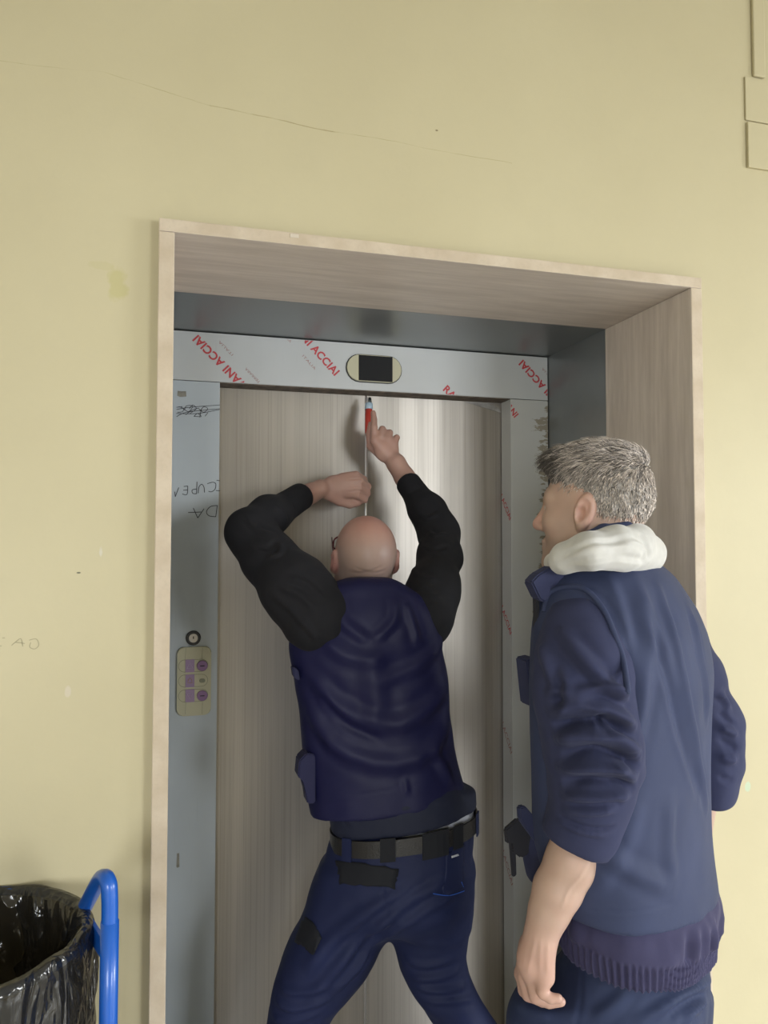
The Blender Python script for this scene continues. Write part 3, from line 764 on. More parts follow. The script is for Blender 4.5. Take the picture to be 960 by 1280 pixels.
# ------------------------------------------------------------------ blue bag trolley and black bin bag
M_BLUE = mat('blue_painted_tube', (0.008, 0.090, 0.42), 0.35, coat=0.2)
M_TYRE = mat('grey_rubber', (0.06, 0.06, 0.06), 0.8)
ZB = 1.20                                    # depth of the bag centre along the view
rc = P(-50, 1180, ZB); RZ = rc[2]; RR = 0.185
nearp = P(138, 1280, 1.20); farp = P(104, 1140, 1.42)
tro = empty('bag_trolley', (rc[0], rc[1], 0)); tag(tro, 'blue tubular trolley holding an open black bag at lower left', 'trolley')
ring = [(rc[0]+RR*math.cos(2*math.pi*k/40), rc[1]+RR*math.sin(2*math.pi*k/40), RZ) for k in range(40)]
tube('hoop', ring, 0.008, M_BLUE, tro, 8, True)
pA = P(137, 1170, 1.18); pB = P(85, 1175, 1.38); d_ = (pB-pA); d_[2] = 0; d_ /= np.linalg.norm(d_)
hp = [(pA[0], pA[1], 0.16), (pA[0], pA[1], 0.4), (pA[0], pA[1], 0.65), tuple(pA), tuple(P(137, 1118, 1.18)), tuple(P(135, 1102, 1.185)), tuple(P(130, 1096.5, 1.20)), tuple(P(122.5, 1103, 1.235)), tuple(P(104, 1138, 1.33)), tuple(pB),
      tuple(pB+d_*.03-np.array([0, 0, .15])), tuple(pB+d_*.05-np.array([0, 0, .35])), (pB[0]+d_[0]*.05, pB[1]+d_[1]*.05, 0.16)]
hp = smooth_path(hp, 110)
tube('handle', hp, 0.0125, M_BLUE, tro, 14)
sl = np.array([(pA[0], pA[1], z) for z in (RZ-0.35, RZ-0.1, RZ+0.045)])
tube('sleeve', sl, 0.0138, M_BLUE, tro, 14)
br0 = np.array([pA[0], pA[1], RZ-0.01]); br1 = np.array([rc[0]+RR*0.96, rc[1]+RR*0.28, RZ-0.01])
dd = br1-br0; dd /= np.linalg.norm(dd); nn = np.array([-dd[1], dd[0], 0])*0.003
V = [];
for p in (br0, br1):
    for s_ in (-1, 1):
        for h_ in (-0.016, 0.016): V.append(p+nn*s_+np.array([0, 0, h_]))
mesh_obj('bracket', V, [(0, 1, 3, 2), (4, 6, 7, 5), (0, 4, 5, 1), (2, 3, 7, 6), (0, 2, 6, 4), (1, 5, 7, 3)], M_BLUE, tro)
base = [(pA[0], pA[1], 0.16), (rc[0]-0.2, pA[1], 0.16), (rc[0]-0.2, pB[1], 0.16), (pB[0]+d_[0]*0.03, pB[1]+d_[1]*0.03, 0.16)]
tube('base_frame', base, 0.012, M_BLUE, tro, 10, True)
for bx_, by_ in ((pA[0], pA[1]), (rc[0]-0.2, pA[1]), (rc[0]-0.2, pB[1]), (pB[0], pB[1])):
    tube('wheel', [(bx_-0.014, by_, 0.055), (bx_-0.012, by_, 0.055), (bx_+0.012, by_, 0.055), (bx_+0.014, by_, 0.055)], [0.045, 0.055, 0.055, 0.045], M_TYRE, tro, 18)
    tube('wheel_stem', [(bx_, by_, 0.06), (bx_, by_, 0.16)], 0.007, M_BLUE, tro, 8)
def m_bag():
    t = NT('black_bin_bag_plastic')
    t.bump(t.math('ADD', t.noise(12, 3, None, 0.5, 0.8), t.math('MULTIPLY', t.noise(6, 2, t.map((2.5, 2.5, 1)), 0.5, 1.6), 2.4)), 0.6, 0.020)
    t.fin((0.018, 0.017, 0.015), 0.17, 0.0, 0.8)
    tr_ = t.t.nodes.new('ShaderNodeBsdfTransparent'); tr_.inputs[0].default_value = (0.62, 0.56, 0.46, 1)
    mx = t.t.nodes.new('ShaderNodeMixShader'); mx.inputs[0].default_value = 0.20
    out = [n for n in t.t.nodes if n.type == 'OUTPUT_MATERIAL'][0]
    t.link(t.b.outputs[0], mx.inputs[1]); t.link(tr_.outputs[0], mx.inputs[2]); t.link(mx.outputs[0], out.inputs[0])
    return t.m
NA = 240; prof = []                            # inside from the bottom up, over the hoop, then the turned-down skirt
for k in range(30): s_ = k/29; prof.append((RR*(0.62+0.36*s_**0.7)-.012, RZ-0.62+0.62*s_, 0.030*(1-s_)**.8+0.004))
prof += [(RR-.009, RZ+.008, .0015), (RR-.002, RZ+.0125, .0015), (RR+.006, RZ+.0105, .0015), (RR+.0115, RZ+.001, .0018)]
for k in range(1, 24): s_ = k/23; prof.append((RR+.012+.006*s_, RZ-0.36*s_, 0.003+0.020*s_**.8))
TH = np.tile(2*math.pi*np.arange(NA)/NA, len(prof)); PR_ = np.repeat(np.array(prof), NA, axis=0)
def ridged(fx, fz, tw, seed):
    t_ = TH+tw*PR_[:, 1]; n_ = vnoise(np.stack([np.cos(t_)*fx, np.sin(t_)*fx, PR_[:, 1]*fz], 1), 1.0, seed); return 1-2*np.abs(n_)**.7
rr = PR_[:, 0]-PR_[:, 2]*(.9*ridged(2.6, 2.5, 1.2, 3)+.6*ridged(6, 7, -2.0, 5)+.08*ridged(13, 16, 2.5, 6))*.9
zr = PR_[:, 1]+np.where(np.abs(PR_[:, 1]-RZ) < .03, .006, .012)*vnoise(np.stack([np.cos(TH)*5, np.sin(TH)*5, PR_[:, 1]*6], 1), 1.0, 9)
V = np.stack([rc[0]+rr*np.cos(TH), rc[1]+rr*np.sin(TH), zr], 1)
Fc = [(k*NA+j, k*NA+(j+1) % NA, (k+1)*NA+(j+1) % NA, (k+1)*NA+j) for k in range(len(prof)-1) for j in range(NA)]
Fc.append(tuple(range(NA-1, -1, -1)))
bag = mesh_obj('bin_bag', V, Fc, m_bag(), None, True, (rc[0], rc[1], RZ-0.62))
tag(bag, 'open black plastic bin bag hung in the blue trolley hoop', 'bin bag')
#MARK_PEOPLE
# ------------------------------------------------------------------ people
def pxm(w, z): return w*z/FPX                 # pixels to metres at depth z
def head_sdf(k=1.0, ear_l=True):
    """generic adult head in local axes: x right, y forward, z up, origin between the ears"""
    c = [ell(A(0, -0.014, 0.034), A(0.0745, 0.096, 0.084)), ell(A(0, 0.028, -0.030), A(0.060, 0.066, 0.094))]
    base = union(c, 0.05)
    jaw = union([rcone(A(s*0.050, 0.0, -0.058), A(s*0.016, 0.072, -0.103), 0.021, 0.019) for s in (-1, 1)]+[ell(A(0, 0.078, -0.103), A(0.022, 0.018, 0.017))], 0.025)
    cheek = union([ell(A(s*0.043, 0.058, -0.022), A(0.022, 0.022, 0.020)) for s in (-1, 1)])
    brow = union([rcone(A(s*0.044, 0.068, 0.026), A(s*0.008, 0.088, 0.026), 0.013, 0.012) for s in (-1, 1)], 0.01)
    nose = union([rcone(A(0, 0.090, 0.016), A(0, 0.112, -0.024), 0.0085, 0.0115), ell(A(0, 0.114, -0.030), A(0.011, 0.011, 0.010)), ell(A(-0.011, 0.101, -0.033), A(0.009, 0.010, 0.008)), ell(A(0.011, 0.101, -0.033), A(0.009, 0.010, 0.008))], 0.01)
    lips = union([ell(A(0, 0.092, -0.062), A(0.023, 0.011, 0.007)), ell(A(0, 0.091, -0.074), A(0.020, 0.011, 0.008))], 0.004)
    sock = union([ell(A(s*0.031, 0.098, 0.006), A(0.018, 0.014, 0.012)) for s in (-1, 1)])
    neck = chain([A(0, -0.030, -0.03), A(0, -0.036, -0.10), A(0, -0.055, -0.20)], [0.054, 0.055, 0.064])
    ears = []
    for s in (-1, 1):
        M = rotm(-s*0.22, 0.0, 0.0)@rotm(0, 0.20, 0)
        o = ell(A(s*0.0795, -0.012, 0.002), A(0.0105, 0.0195, 0.034), M)
        lobe = ell(A(s*0.0745, -0.003, -0.027), A(0.007, 0.010, 0.011), M)
        con = ell(A(s*0.0885, -0.006, -0.002), A(0.0095, 0.0095, 0.016), M)
        rim = union([ell(A(s*0.0885, -0.013, 0.017), A(0.0055, 0.0115, 0.0085), M), ell(A(s*0.0885, -0.0195, 0.004), A(0.0055, 0.0045, 0.016), M)], .004)
        ears.append(sub(sub(union([o, lobe], 0.008), con, 0.004), rim, 0.003))
    ears = union(ears)
    def d(p):
        x = smin(base(p), jaw(p), 0.035); x = smin(x, cheek(p), 0.03); x = smin(x, brow(p), 0.016)
        x = smax(x, -sock(p), 0.014); x = smin(x, nose(p), 0.012); x = smin(x, lips(p), 0.010)
        x = smin(x, neck(p), 0.03); return smin(x, ears(p), 0.0035)
    return d
def finger(pts, r0, r1, nail=True):
    n = len(pts); rr = [r0+(r1-r0)*k/(n-1) for k in range(n)]
    return chain(pts, rr, 0.003)
def head_marks(o, V, c, M, bald):
    q = (V-c)@M; r = np.linalg.norm(q-np.array([0, 0, .01]), axis=1) < .165
    ear = np.exp(-(((np.abs(q[:, 0])-.078)/.012)**2+((q[:, 1]+.012)/.022)**2+((q[:, 2]-.002)/.036)**2)**2)*r
    nose_ = np.exp(-((q[:, 0]/.02)**2+((q[:, 1]-.112)/.018)**2+((q[:, 2]+.025)/.022)**2))*r
    beard = np.clip((-.045-q[:, 2])/.02, 0, 1)*np.clip((q[:, 1]+.0)/.02, 0, 1)*np.clip((q[:, 2]+.13)/.02, 0, 1)*r
    if bald:
        top_ = np.exp(-((q[:, 0]/.06)**2+((q[:, 1]-.01)/.07)**2))*(q[:, 2] > .05)
        zone = np.clip((.098-q[:, 2]-.35*np.clip(q[:, 1]+.03, -.1, .1))/.05, 0, 1)*np.clip((q[:, 2]+.055)/.03, 0, 1)*np.clip((.045-q[:, 1])/.02, 0, 1)*r
        stub = np.maximum(zone*.6*(1-ear), beard*.4); red_ = np.clip(ear*.75+nose_*.5+top_*.30, 0, 1)
    else:
        stub = beard*.45; red_ = np.clip(ear*.55+nose_*.6, 0, 1)
        hd = np.linalg.norm(V-q2(670, 1215, 1.37), axis=1); red_ = np.clip(red_+.30*np.clip((.13-hd)/.07, 0, 1), 0, 1)
    for nm, d in (('stubble', stub), ('redness', red_)):
        a = o.data.attributes.new(nm, 'FLOAT', 'POINT'); a.data.foreach_set('value', np.asarray(d, dtype=f32))
M_EYE = mat('eye_white', (0.7, 0.68, 0.64), 0.2); M_IRIS = mat('brown_iris', (0.05, 0.03, 0.02), 0.2)
def ball(name, c, r, m, parent, seg=16):
    bm = bmesh.new(); bmesh.ops.create_uvsphere(bm, u_segments=seg, v_segments=seg//2, radius=1.0)
    r = np.broadcast_to(np.asarray(r, float), (3,))
    for v in bm.verts: v.co = Vector(c)+Vector((v.co.x*r[0], v.co.y*r[1], v.co.z*r[2]))
    return bm_obj(name, bm, m, parent, True)
def eyes(body, c, M):
    for s in (-1, 1):
        e = ball('eye', c+M@np.array([s*0.031, 0.0765, 0.006]), 0.0115, M_EYE, body)
        ball('iris', c+M@np.array([s*0.031, 0.0835, 0.006]), 0.0055, M_IRIS, e, 10)
def shoe(name, heel, toe, m, ms, parent):
    heel = np.array(heel, float); toe = np.array(toe, float); d = (toe-heel); L = np.linalg.norm(d); d /= L
    up = union([chain([heel+A(0, 0, .05), heel+d*L*.45+A(0, 0, .05), toe-d*.03+A(0, 0, .035)], [.045, .046, .036], .02), rcone(heel+A(0, 0, .05), heel+d*.03+A(0, 0, .14), .046, .05)], .03)
    f = cut(up, plane((0, 0, 0.018), (0, 0, -1)), 0.004)
    lo, hi = bounds([heel, toe], 0.08); lo[2] = 0; hi[2] = 0.22
    o, _, _ = sdf_obj(name, f, lo, hi, 0.006, m, parent)
    s_ = cut(cut(union([rcone(heel+A(0, 0, .01), toe-d*.03+A(0, 0, .01), .052, .046)]), plane((0, 0, 0.0215), (0, 0, 1)), .003), plane((0, 0, 0.001), (0, 0, -1)), .003)
    lo[2] = -0.02; hi[2] = 0.06
    sdf_obj('sole', s_, lo, hi, 0.006, ms, o)
M_SHOE = mat('black_work_shoe', (0.02, 0.02, 0.022), 0.55, bump=0.2); M_SOLE = mat('black_rubber_sole', (0.03, 0.03, 0.03), 0.8)

# ================================================================== bald man measuring at the door
M_SKIN1 = m_skin('ruddy_skin', (0.405, 0.245, 0.195), (0.52, 0.20, 0.17)); 
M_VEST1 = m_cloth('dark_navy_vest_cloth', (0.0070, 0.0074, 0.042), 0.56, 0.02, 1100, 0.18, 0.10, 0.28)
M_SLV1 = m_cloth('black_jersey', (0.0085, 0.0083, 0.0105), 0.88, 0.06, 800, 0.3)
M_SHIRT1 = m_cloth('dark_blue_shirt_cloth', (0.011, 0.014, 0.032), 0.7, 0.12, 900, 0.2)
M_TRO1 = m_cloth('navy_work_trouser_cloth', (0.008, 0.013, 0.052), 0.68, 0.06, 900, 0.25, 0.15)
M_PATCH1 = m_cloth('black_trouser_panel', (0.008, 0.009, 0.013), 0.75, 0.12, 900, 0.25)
M_LEATHER = mat('black_belt_leather', (0.015, 0.014, 0.014), 0.35, bump=0.25, bscale=300)
M_TEE = mat('pale_grey_tshirt', (0.45, 0.46, 0.50), 0.85, bump=0.2)
foot1 = at(470, 1480, 0.27); foot1[2] = 0
def dp(u, v, Y): return depth(at(u, v, Y))
Z1 = dp(462, 850, 0.28)
h1c = at(456, 700, 0.37); h1M = rotm(-0.09, math.radians(24), 0.0)
sL, eL, wL = at(397, 775, 0.25), at(313, 664, 0.44), at(388, 617, 0.635)
sR, eR, wR = at(533, 770, 0.25), at(552, 664, 0.48), at(506, 597, 0.625)
hl = [at(400, 611, 0.640), at(420, 608, 0.648)]
handL = union([
    chain([eL*.35+wL*.65, wL, hl[0]], [.027, .0265, .027], .01),
    ell(at(420, 609, .646), A(.043, .0195, .036), rotm(0, 0, -0.05)), ell(at(436, 606, .642), A(.026, .016, .032)), ell(at(438, 619, .668), A(.030, .014, .020)),
    finger([at(428, 596, .648), at(445, 593, .644), at(455, 599, .668), at(449, 604, .690)], .0112, .0088),
    finger([at(430, 603, .642), at(450, 601, .638), at(460, 608, .665), at(452, 611, .690)], .0118, .0090),
    finger([at(430, 611, .642), at(449, 611, .638), at(459, 617, .664), at(451, 619, .690)], .0116, .0090),
    finger([at(428, 617, .648), at(446, 619, .644), at(456, 625, .662), at(448, 626, .682)], .0110, .0085),
    finger([at(410, 619, .648), at(424, 627, .652), at(437, 631, .658), at(447, 629, .668)], .0140, .0100)], .011)
handR = union([
    chain([eR*.35+wR*.65, wR, at(495, 579, .640)], [.027, .0285, .030], .01),
    ell(at(483, 562, .650), A(.038, .020, .040), rotm(0, 0, -0.40)),
    chain([at(493, 577, .645), at(469, 551, .648)], [.022, .016]),
    finger([at(468, 551, .650), at(467.5, 534, .650), at(467.5, 524, .660), at(466.5, 516, .668)], .0112, .0085),
    finger([at(476, 546, .645), at(478, 536.5, .655), at(475, 541, .690), at(474, 550, .695)], .0112, .0088),
    finger([at(485, 549, .645), at(487, 541, .655), at(482, 546, .690), at(480, 554, .695)], .0110, .0085),
    finger([at(493, 555, .645), at(496, 547, .655), at(489, 552, .686), at(487, 559, .690)], .0100, .0078),
    finger([at(476, 570, .665), at(463, 558, .685), at(461, 543, .690), at(463, 530, .692)], .0125, .0085)], .008)
torso1 = loft([sec(735, 420, 505, Z1, .8), sec(775, 400, 535, Z1), sec(860, 385, 550, Z1), sec(985, 405, 565, Z1, .6), sec(1008, 425, 570, Z1, .55)])
arms1 = union([chain([sL, eL, wL], [.04, .036, .026]), chain([sR, eR, wR], [.04, .036, .027])])
head1 = near(moved(head_sdf(), h1c, h1M), h1c, 0.27)
body1 = union([union([torso1, arms1], .03), head1, near(handL, at(420, 612, .64), .17), near(handR, at(485, 565, .65), .19)], .012)
lo, hi = bounds([sL, eL, wL, sR, eR, wR, at(464, 505, .67), at(385, 900, .15), at(600, 1010, .42), at(470, 700, .60)], 0.045)
p1, V1, Q1 = sdf_obj('person', body1, lo, hi, 0.0028, M_SKIN1, None, origin=foot1, rel=1,
    fold=[([(436, 599), (452, 597), (460, 604)], .0022, -.0026), ([(438, 607), (454, 606), (461, 613)], .0022, -.0026), ([(436, 615), (452, 616), (459, 621)], .0022, -.0026), ([(436, 713), (459, 717), (484, 712)], .0035, -.0016), ([(432, 719), (459, 724), (488, 718)], .004, -.002)])
tag(p1, 'bald person in dark vest reaching up with both hands against the lift door', 'person')
eyes(p1, h1c, h1M); head_marks(p1, V1, h1c, h1M, True)
# glasses
M_FRAME = mat('dark_red_glasses_frame', (0.09, 0.012, 0.018), 0.25); M_LENS = mat('glass_lens', (0.8, 0.82, 0.85), 0.05)
gl = bpy.data.objects.new('glasses', None); link(gl, p1)
def H1(x, y, z): return h1c+h1M@np.array([x, y, z])
for s in (-1, 1):
    tube('temple', [H1(s*.074, .100, .018), H1(s*.079, .04, .018), H1(s*.080, -.01, .020), H1(s*.079, -.03, .004)], .0016, M_FRAME, gl, 8)
    rim = [H1(s*.040+.031*math.copysign(abs(math.cos(t))**.55, math.cos(t)), .097-.012*abs(math.cos(t))*(1 if s*math.cos(t) > 0 else 0), .006+.018*math.copysign(abs(math.sin(t))**.55, math.sin(t))) for t in np.linspace(0, 2*math.pi, 28, endpoint=False)]
    tube('rim', rim, .0022, M_FRAME, gl, 8, True)
tube('bridge', [H1(-.011, .104, .010), H1(0, .110, .013), H1(.011, .104, .010)], .0018, M_FRAME, gl, 8)
# black sleeves
cufL = at(379, 620, .61); cufR = at(509, 601, .60)
slvL = cut(chain([at(396, 772, .265), at(370, 737, .30), at(336, 697, .385), at(314, 666, .44), at(336, 645, .50), cufL+(cufL-eL)*.3],
                 [.085, .076, .062, .056, .046, .032], .04), plane(cufL, cufL-eL), .006)
slvR = cut(chain([at(530, 772, .265), at(541, 737, .31), at(549, 697, .40), at(549, 666, .48), at(535, 640, .53), cufR+(cufR-eR)*.3],
                 [.074, .062, .053, .052, .044, .031], .04), plane(cufR, cufR-eR), .006)
fo = [([(352, 735), (372, 742), (392, 760)], .007, .006), ([(362, 722), (385, 728), (402, 742)], .007, .006), ([(340, 745), (362, 760), (380, 782)], .008, .005), ([(330, 690), (347, 686), (352, 672)], .006, .006), ([(318, 676), (336, 678), (346, 668)], .006, -.004),
      ([(306, 640), (325, 655), (340, 660)], .007, .005), ([(350, 628), (362, 640), (366, 652)], .005, .004), ([(376, 775), (390, 790), (398, 805)], .008, .005), ([(360, 612), (374, 630), (380, 640)], .003, -.003)]
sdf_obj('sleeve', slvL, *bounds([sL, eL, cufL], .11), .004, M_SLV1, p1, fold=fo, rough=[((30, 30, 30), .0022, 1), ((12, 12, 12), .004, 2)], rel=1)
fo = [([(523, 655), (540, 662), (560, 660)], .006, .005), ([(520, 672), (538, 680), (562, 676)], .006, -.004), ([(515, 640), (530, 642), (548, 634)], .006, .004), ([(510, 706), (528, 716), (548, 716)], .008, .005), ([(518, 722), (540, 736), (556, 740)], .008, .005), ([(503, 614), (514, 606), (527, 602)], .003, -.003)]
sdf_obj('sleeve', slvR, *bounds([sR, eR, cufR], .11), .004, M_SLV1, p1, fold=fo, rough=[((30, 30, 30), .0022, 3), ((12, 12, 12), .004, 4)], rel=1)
# vest
hemp = (np.array(at(392, 1014, .2))+at(582, 986, .2))/2
def hem(uL, vL, uR, vR, z):
    a = P(uL, vL, z); b = P(uR, vR, z); e = b-a; nrm = np.cross(e, _F*np.array([1, 1, 0])); nrm = nrm if nrm[2] < 0 else -nrm
    return plane((a+b)/2, nrm)
vst = loft([sec(722, 432, 488, Z1, .9), sec(731, 412, 506, Z1, .75), sec(745, 394, 528, Z1, .62), sec(765, 376, 546, Z1, .58), sec(800, 363, 555, Z1, .60), sec(850, 368, 563, Z1, .62), sec(900, 373, 566, Z1, .64),
            sec(950, 379, 573, Z1, .65), sec(990, 384, 582, Z1, .66), sec(1030, 388, 592, Z1, .66)], 2.3, .012)
shL = chain([at(400, 762, .26), at(375, 740, .29)], [.080, .078], 0); shR = chain([at(528, 760, .26), at(543, 738, .31)], [.079, .070], 0)
neckhole = rcone(h1c+h1M@np.array([0, -.03, -.05]), h1c+np.array([0, -.06, -.16]), .057, .060)
vst = sub(cut(vst, hem(392, 1014, 582, 986, Z1), .006), neckhole, .006)
FV = [([(418, 745), (430, 778), (462, 802)], .011, .007), ([(498, 742), (494, 775), (470, 800)], .010, .007), ([(508, 748), (516, 778), (524, 802)], .009, .007), ([(384, 842), (425, 885), (488, 906), (542, 884), (566, 855)], .017, .010),
      ([(380, 890), (420, 932), (482, 955), (538, 938), (567, 902)], .018, .011), ([(395, 868), (432, 905), (478, 925)], .010, -.006), ([(474, 852), (522, 832), (560, 798)], .014, .007), ([(466, 815), (469, 860), (472, 905)], .022, .008), ([(405, 800), (440, 822), (485, 820)], .015, .006),
      ([(395, 748), (388, 775), (384, 805)], .012, .006), ([(506, 974), (509, 992)], .006, .004), ([(392, 1004), (455, 992), (520, 982), (578, 973)], .0022, -.0018), ([(545, 930), (560, 955), (572, 975)], .012, .006)]
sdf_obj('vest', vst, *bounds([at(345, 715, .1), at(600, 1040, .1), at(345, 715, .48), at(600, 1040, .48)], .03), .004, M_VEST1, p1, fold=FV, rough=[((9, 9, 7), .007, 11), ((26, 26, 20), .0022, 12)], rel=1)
clr = [h1c+h1M@np.array([0, -.034, -.10])+np.array([.064*math.cos(t), .062*math.sin(t)+.0, -.006+.012*math.sin(t)]) for t in np.linspace(0, 2*math.pi, 36, endpoint=False)]
tube('collar', clr, .008, M_SLV1, p1, 8, True)
# pocket flaps on the far side of the vest
def rag(name, pts, Y, th, m, parent, seed=1):
    """stiff cloth piece with thickness from its outline"""
    o = [at(u, v, Y) for u, v in pts]; n = len(o)
    V = [p+np.array([0, -th/2, 0]) for p in o]+[p+np.array([0, th/2, 0]) for p in o]
    Fc = [tuple(range(n)), tuple(range(2*n-1, n-1, -1))]+[(k, (k+1) % n, n+(k+1) % n, n+k) for k in range(n)]
    bm = bmesh.new(); vv = [bm.verts.new(p) for p in V]
    for f in Fc: bm.faces.new([vv[i] for i in f])
    bmesh.ops.bevel(bm, geom=bm.edges[:], offset=min(th*.25, .003), segments=2, affect='EDGES')
    return bm_obj(name, bm, m, parent, False)
rag('pocket_flap', [(372, 947), (381, 938), (392, 940), (392, 1000), (382, 1001), (378, 972), (370, 968)], .27, .05, M_VEST1, p1)
rag('pocket_flap', [(364, 832), (372, 836), (374, 850), (366, 846)], .27, .03, M_VEST1, p1)
# shirt tail, t-shirt
shr = cut(loft([sec(960, 402, 566, Z1, .70), sec(1000, 405, 588, Z1, .70), sec(1020, 412, 596, Z1, .70), sec(1060, 418, 598, Z1, .70)], 2.3, .01), hem(414, 1036, 596, 1006, Z1), .004)
shr = union([shr, cut(loft([sec(985, 480, 594, Z1, .6), sec(1060, 470, 596, Z1, .6)], 2.3, .01), hem(450, 1047, 596, 1005, Z1), .004)], .01)
sdf_obj('shirt_tail', shr, *bounds([at(395, 950, .1), at(612, 1065, .1), at(395, 950, .45), at(612, 1065, .45)], .02), .004, M_SHIRT1, p1, rough=[((14, 14, 8), .004, 21)], fold=[([(420, 1008), (440, 1030)], .008, .004), ([(500, 1010), (560, 1000)], .006, .003)])
tsh = cut(loft([sec(1000, 440, 590, Z1, .62), sec(1030, 440, 593, Z1, .62), sec(1050, 440, 594, Z1, .62)], 2.3, .01), hem(480, 1052, 594, 1022, Z1), .004)
sdf_obj('tshirt_hem', tsh, *bounds([at(430, 980, .1), at(605, 1060, .1), at(430, 980, .45), at(605, 1060, .45)], .02), .005, M_TEE, p1)
# trousers
legL = loft([sec(1085, 405, 505, Z1, .95), sec(1130, 383, 500, Z1, 1.0), sec(1170, 362, 484, Z1, 1.0), sec(1215, 345, 457, Z1, 1.0), sec(1250, 337, 428, Z1, 1.05), sec(1290, 330, 408, Z1, 1.05), sec(1380, 312, 384, Z1, 1.0), sec(1462, 300, 368, Z1, 1.05)], 2.1, .015)
legR = loft([sec(1085, 482, 591, Z1, .95), sec(1130, 486, 588, Z1, 1.0), sec(1170, 490, 583, Z1, 1.0), sec(1200, 497, 581, Z1, 1.0), sec(1230, 510, 590, Z1, 1.05), sec(1260, 532, 606, Z1, 1.05), sec(1290, 552, 626, Z1, 1.05), sec(1380, 596, 668, Z1, 1.0), sec(1462, 640, 708, Z1, 1.05)], 2.1, .015)
pel = loft([sec(1028, 420, 596, Z1, .72), sec(1045, 414, 593, Z1, .72), sec(1080, 405, 592, Z1, .75), sec(1115, 396, 590, Z1, .78), sec(1150, 400, 575, Z1, .6)], 2.3, .012)
btilt = hem(408, 1036, 600, 1012, Z1); tilt = lambda p: -btilt(p)
tro1 = cut(union([pel, legL, legR], .035), tilt, .004)
FT = [([(560, 1100), (520, 1125), (470, 1160), (430, 1200), (390, 1245)], .012, .009), ([(545, 1115), (505, 1140), (460, 1185), (425, 1225)], .010, -.007), ([(520, 1108), (470, 1135), (420, 1170), (385, 1210)], .014, .008), ([(500, 1165), (460, 1205), (420, 1240)], .008, .006),
      ([(500, 1200), (530, 1208), (572, 1200)], .008, .006), ([(508, 1222), (540, 1222), (580, 1212)], .008, .008), ([(515, 1236), (550, 1238), (588, 1228)], .007, .008), ([(528, 1252), (560, 1252), (598, 1244)], .007, .007), ([(345, 1232), (372, 1240), (412, 1232)], .008, .007), ([(338, 1252), (370, 1262), (410, 1250)], .008, .008), ([(335, 1272), (360, 1276), (400, 1268)], .008, .006),
      ([(495, 1165), (480, 1130), (478, 1090), (480, 1060)], .003, -.003), ([(575, 1120), (540, 1135), (505, 1160)], .009, .006)]
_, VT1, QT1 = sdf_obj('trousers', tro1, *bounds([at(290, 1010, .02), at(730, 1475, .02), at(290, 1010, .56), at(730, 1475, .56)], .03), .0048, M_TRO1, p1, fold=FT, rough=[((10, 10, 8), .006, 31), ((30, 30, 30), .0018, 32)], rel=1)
NT1 = vnormals(VT1, QT1); PT1 = topx(VT1)
def surf_strip(name, pts, V, N, pr, r, m, parent, n=30, lift=0.001, seg=6):
    pl = smooth_path([pick(V, N, u, v, pr) for u, v in pts], n); dirv = (CAM-pl); dirv /= np.linalg.norm(dirv, axis=1)[:, None]
    return tube(name, pl+dirv*lift, r, m, parent, seg)
def surf_patch(name, quad, V, N, pr, m, parent, th=0.003, nu=10, nv=10):
    """cloth patch lying on a garment: quad = 4 pixel corners"""
    q = np.array(quad, float); G = []
    for i in range(nv+1):
        for j in range(nu+1):
            a, b = j/nu, i/nv; uv = (q[0]*(1-a)+q[1]*a)*(1-b)+(q[3]*(1-a)+q[2]*a)*b; G.append(pick(V, N, uv[0], uv[1], pr))
    G = np.array(G).reshape(nv+1, nu+1, 3)
    for _ in range(2):
        H = G.copy(); H[1:-1, 1:-1] = (G[:-2, 1:-1]+G[2:, 1:-1]+G[1:-1, :-2]+G[1:-1, 2:]+G[1:-1, 1:-1]*2)/6; G = H
    d = CAM-G; d /= np.linalg.norm(d, axis=2)[..., None]; top = (G+d*th).reshape(-1, 3); bot = (G-d*0.006).reshape(-1, 3)
    W_ = nu+1; n = len(top); Fc = []
    for i in range(nv):
        for j in range(nu):
            k = i*W_+j; Fc.append((k, k+W_, k+W_+1, k+1)); Fc.append((n+k, n+k+1, n+k+W_+1, n+k+W_))
    ring_ = [j for j in range(nu)]+[i*W_+nu for i in range(nv)]+[nv*W_+j for j in range(nu, 0, -1)]+[i*W_ for i in range(nv, 0, -1)]
    for a, b in zip(ring_, ring_[1:]+ring_[:1]): Fc.append((a, b, n+b, n+a))
    return mesh_obj(name, np.concatenate([top, bot]), Fc, m, parent, True)
trob = [o for o in p1.children if o.name.startswith('trousers')][0]
surf_patch('back_pocket', [(412, 1072), (498, 1086), (494, 1110), (420, 1104)], VT1, NT1, PT1, M_PATCH1, trob)
surf_patch('back_pocket', [(559, 1066), (588, 1056), (587, 1112), (556, 1118)], VT1, NT1, PT1, M_TRO1, trob, .002)
surf_patch('pocket_tag', [(566, 1070), (580, 1066), (580.5, 1069), (566.5, 1073)], VT1, NT1, PT1, M_TEE, trob, .004, 3, 2)
surf_patch('thigh_pocket', [(372, 1140), (398, 1165), (386, 1190), (362, 1172)], VT1, NT1, PT1, M_PATCH1, trob)
M_STITCH = mat('bright_blue_stitching', (0.02, 0.10, 0.50), 0.6)
surf_strip('stitching', [(545, 1119), (562, 1118), (588, 1112)], VT1, NT1, PT1, .0009, M_STITCH, trob)
surf_strip('stitching', [(584, 1100), (587, 1108)], VT1, NT1, PT1, .0009, M_STITCH, trob)
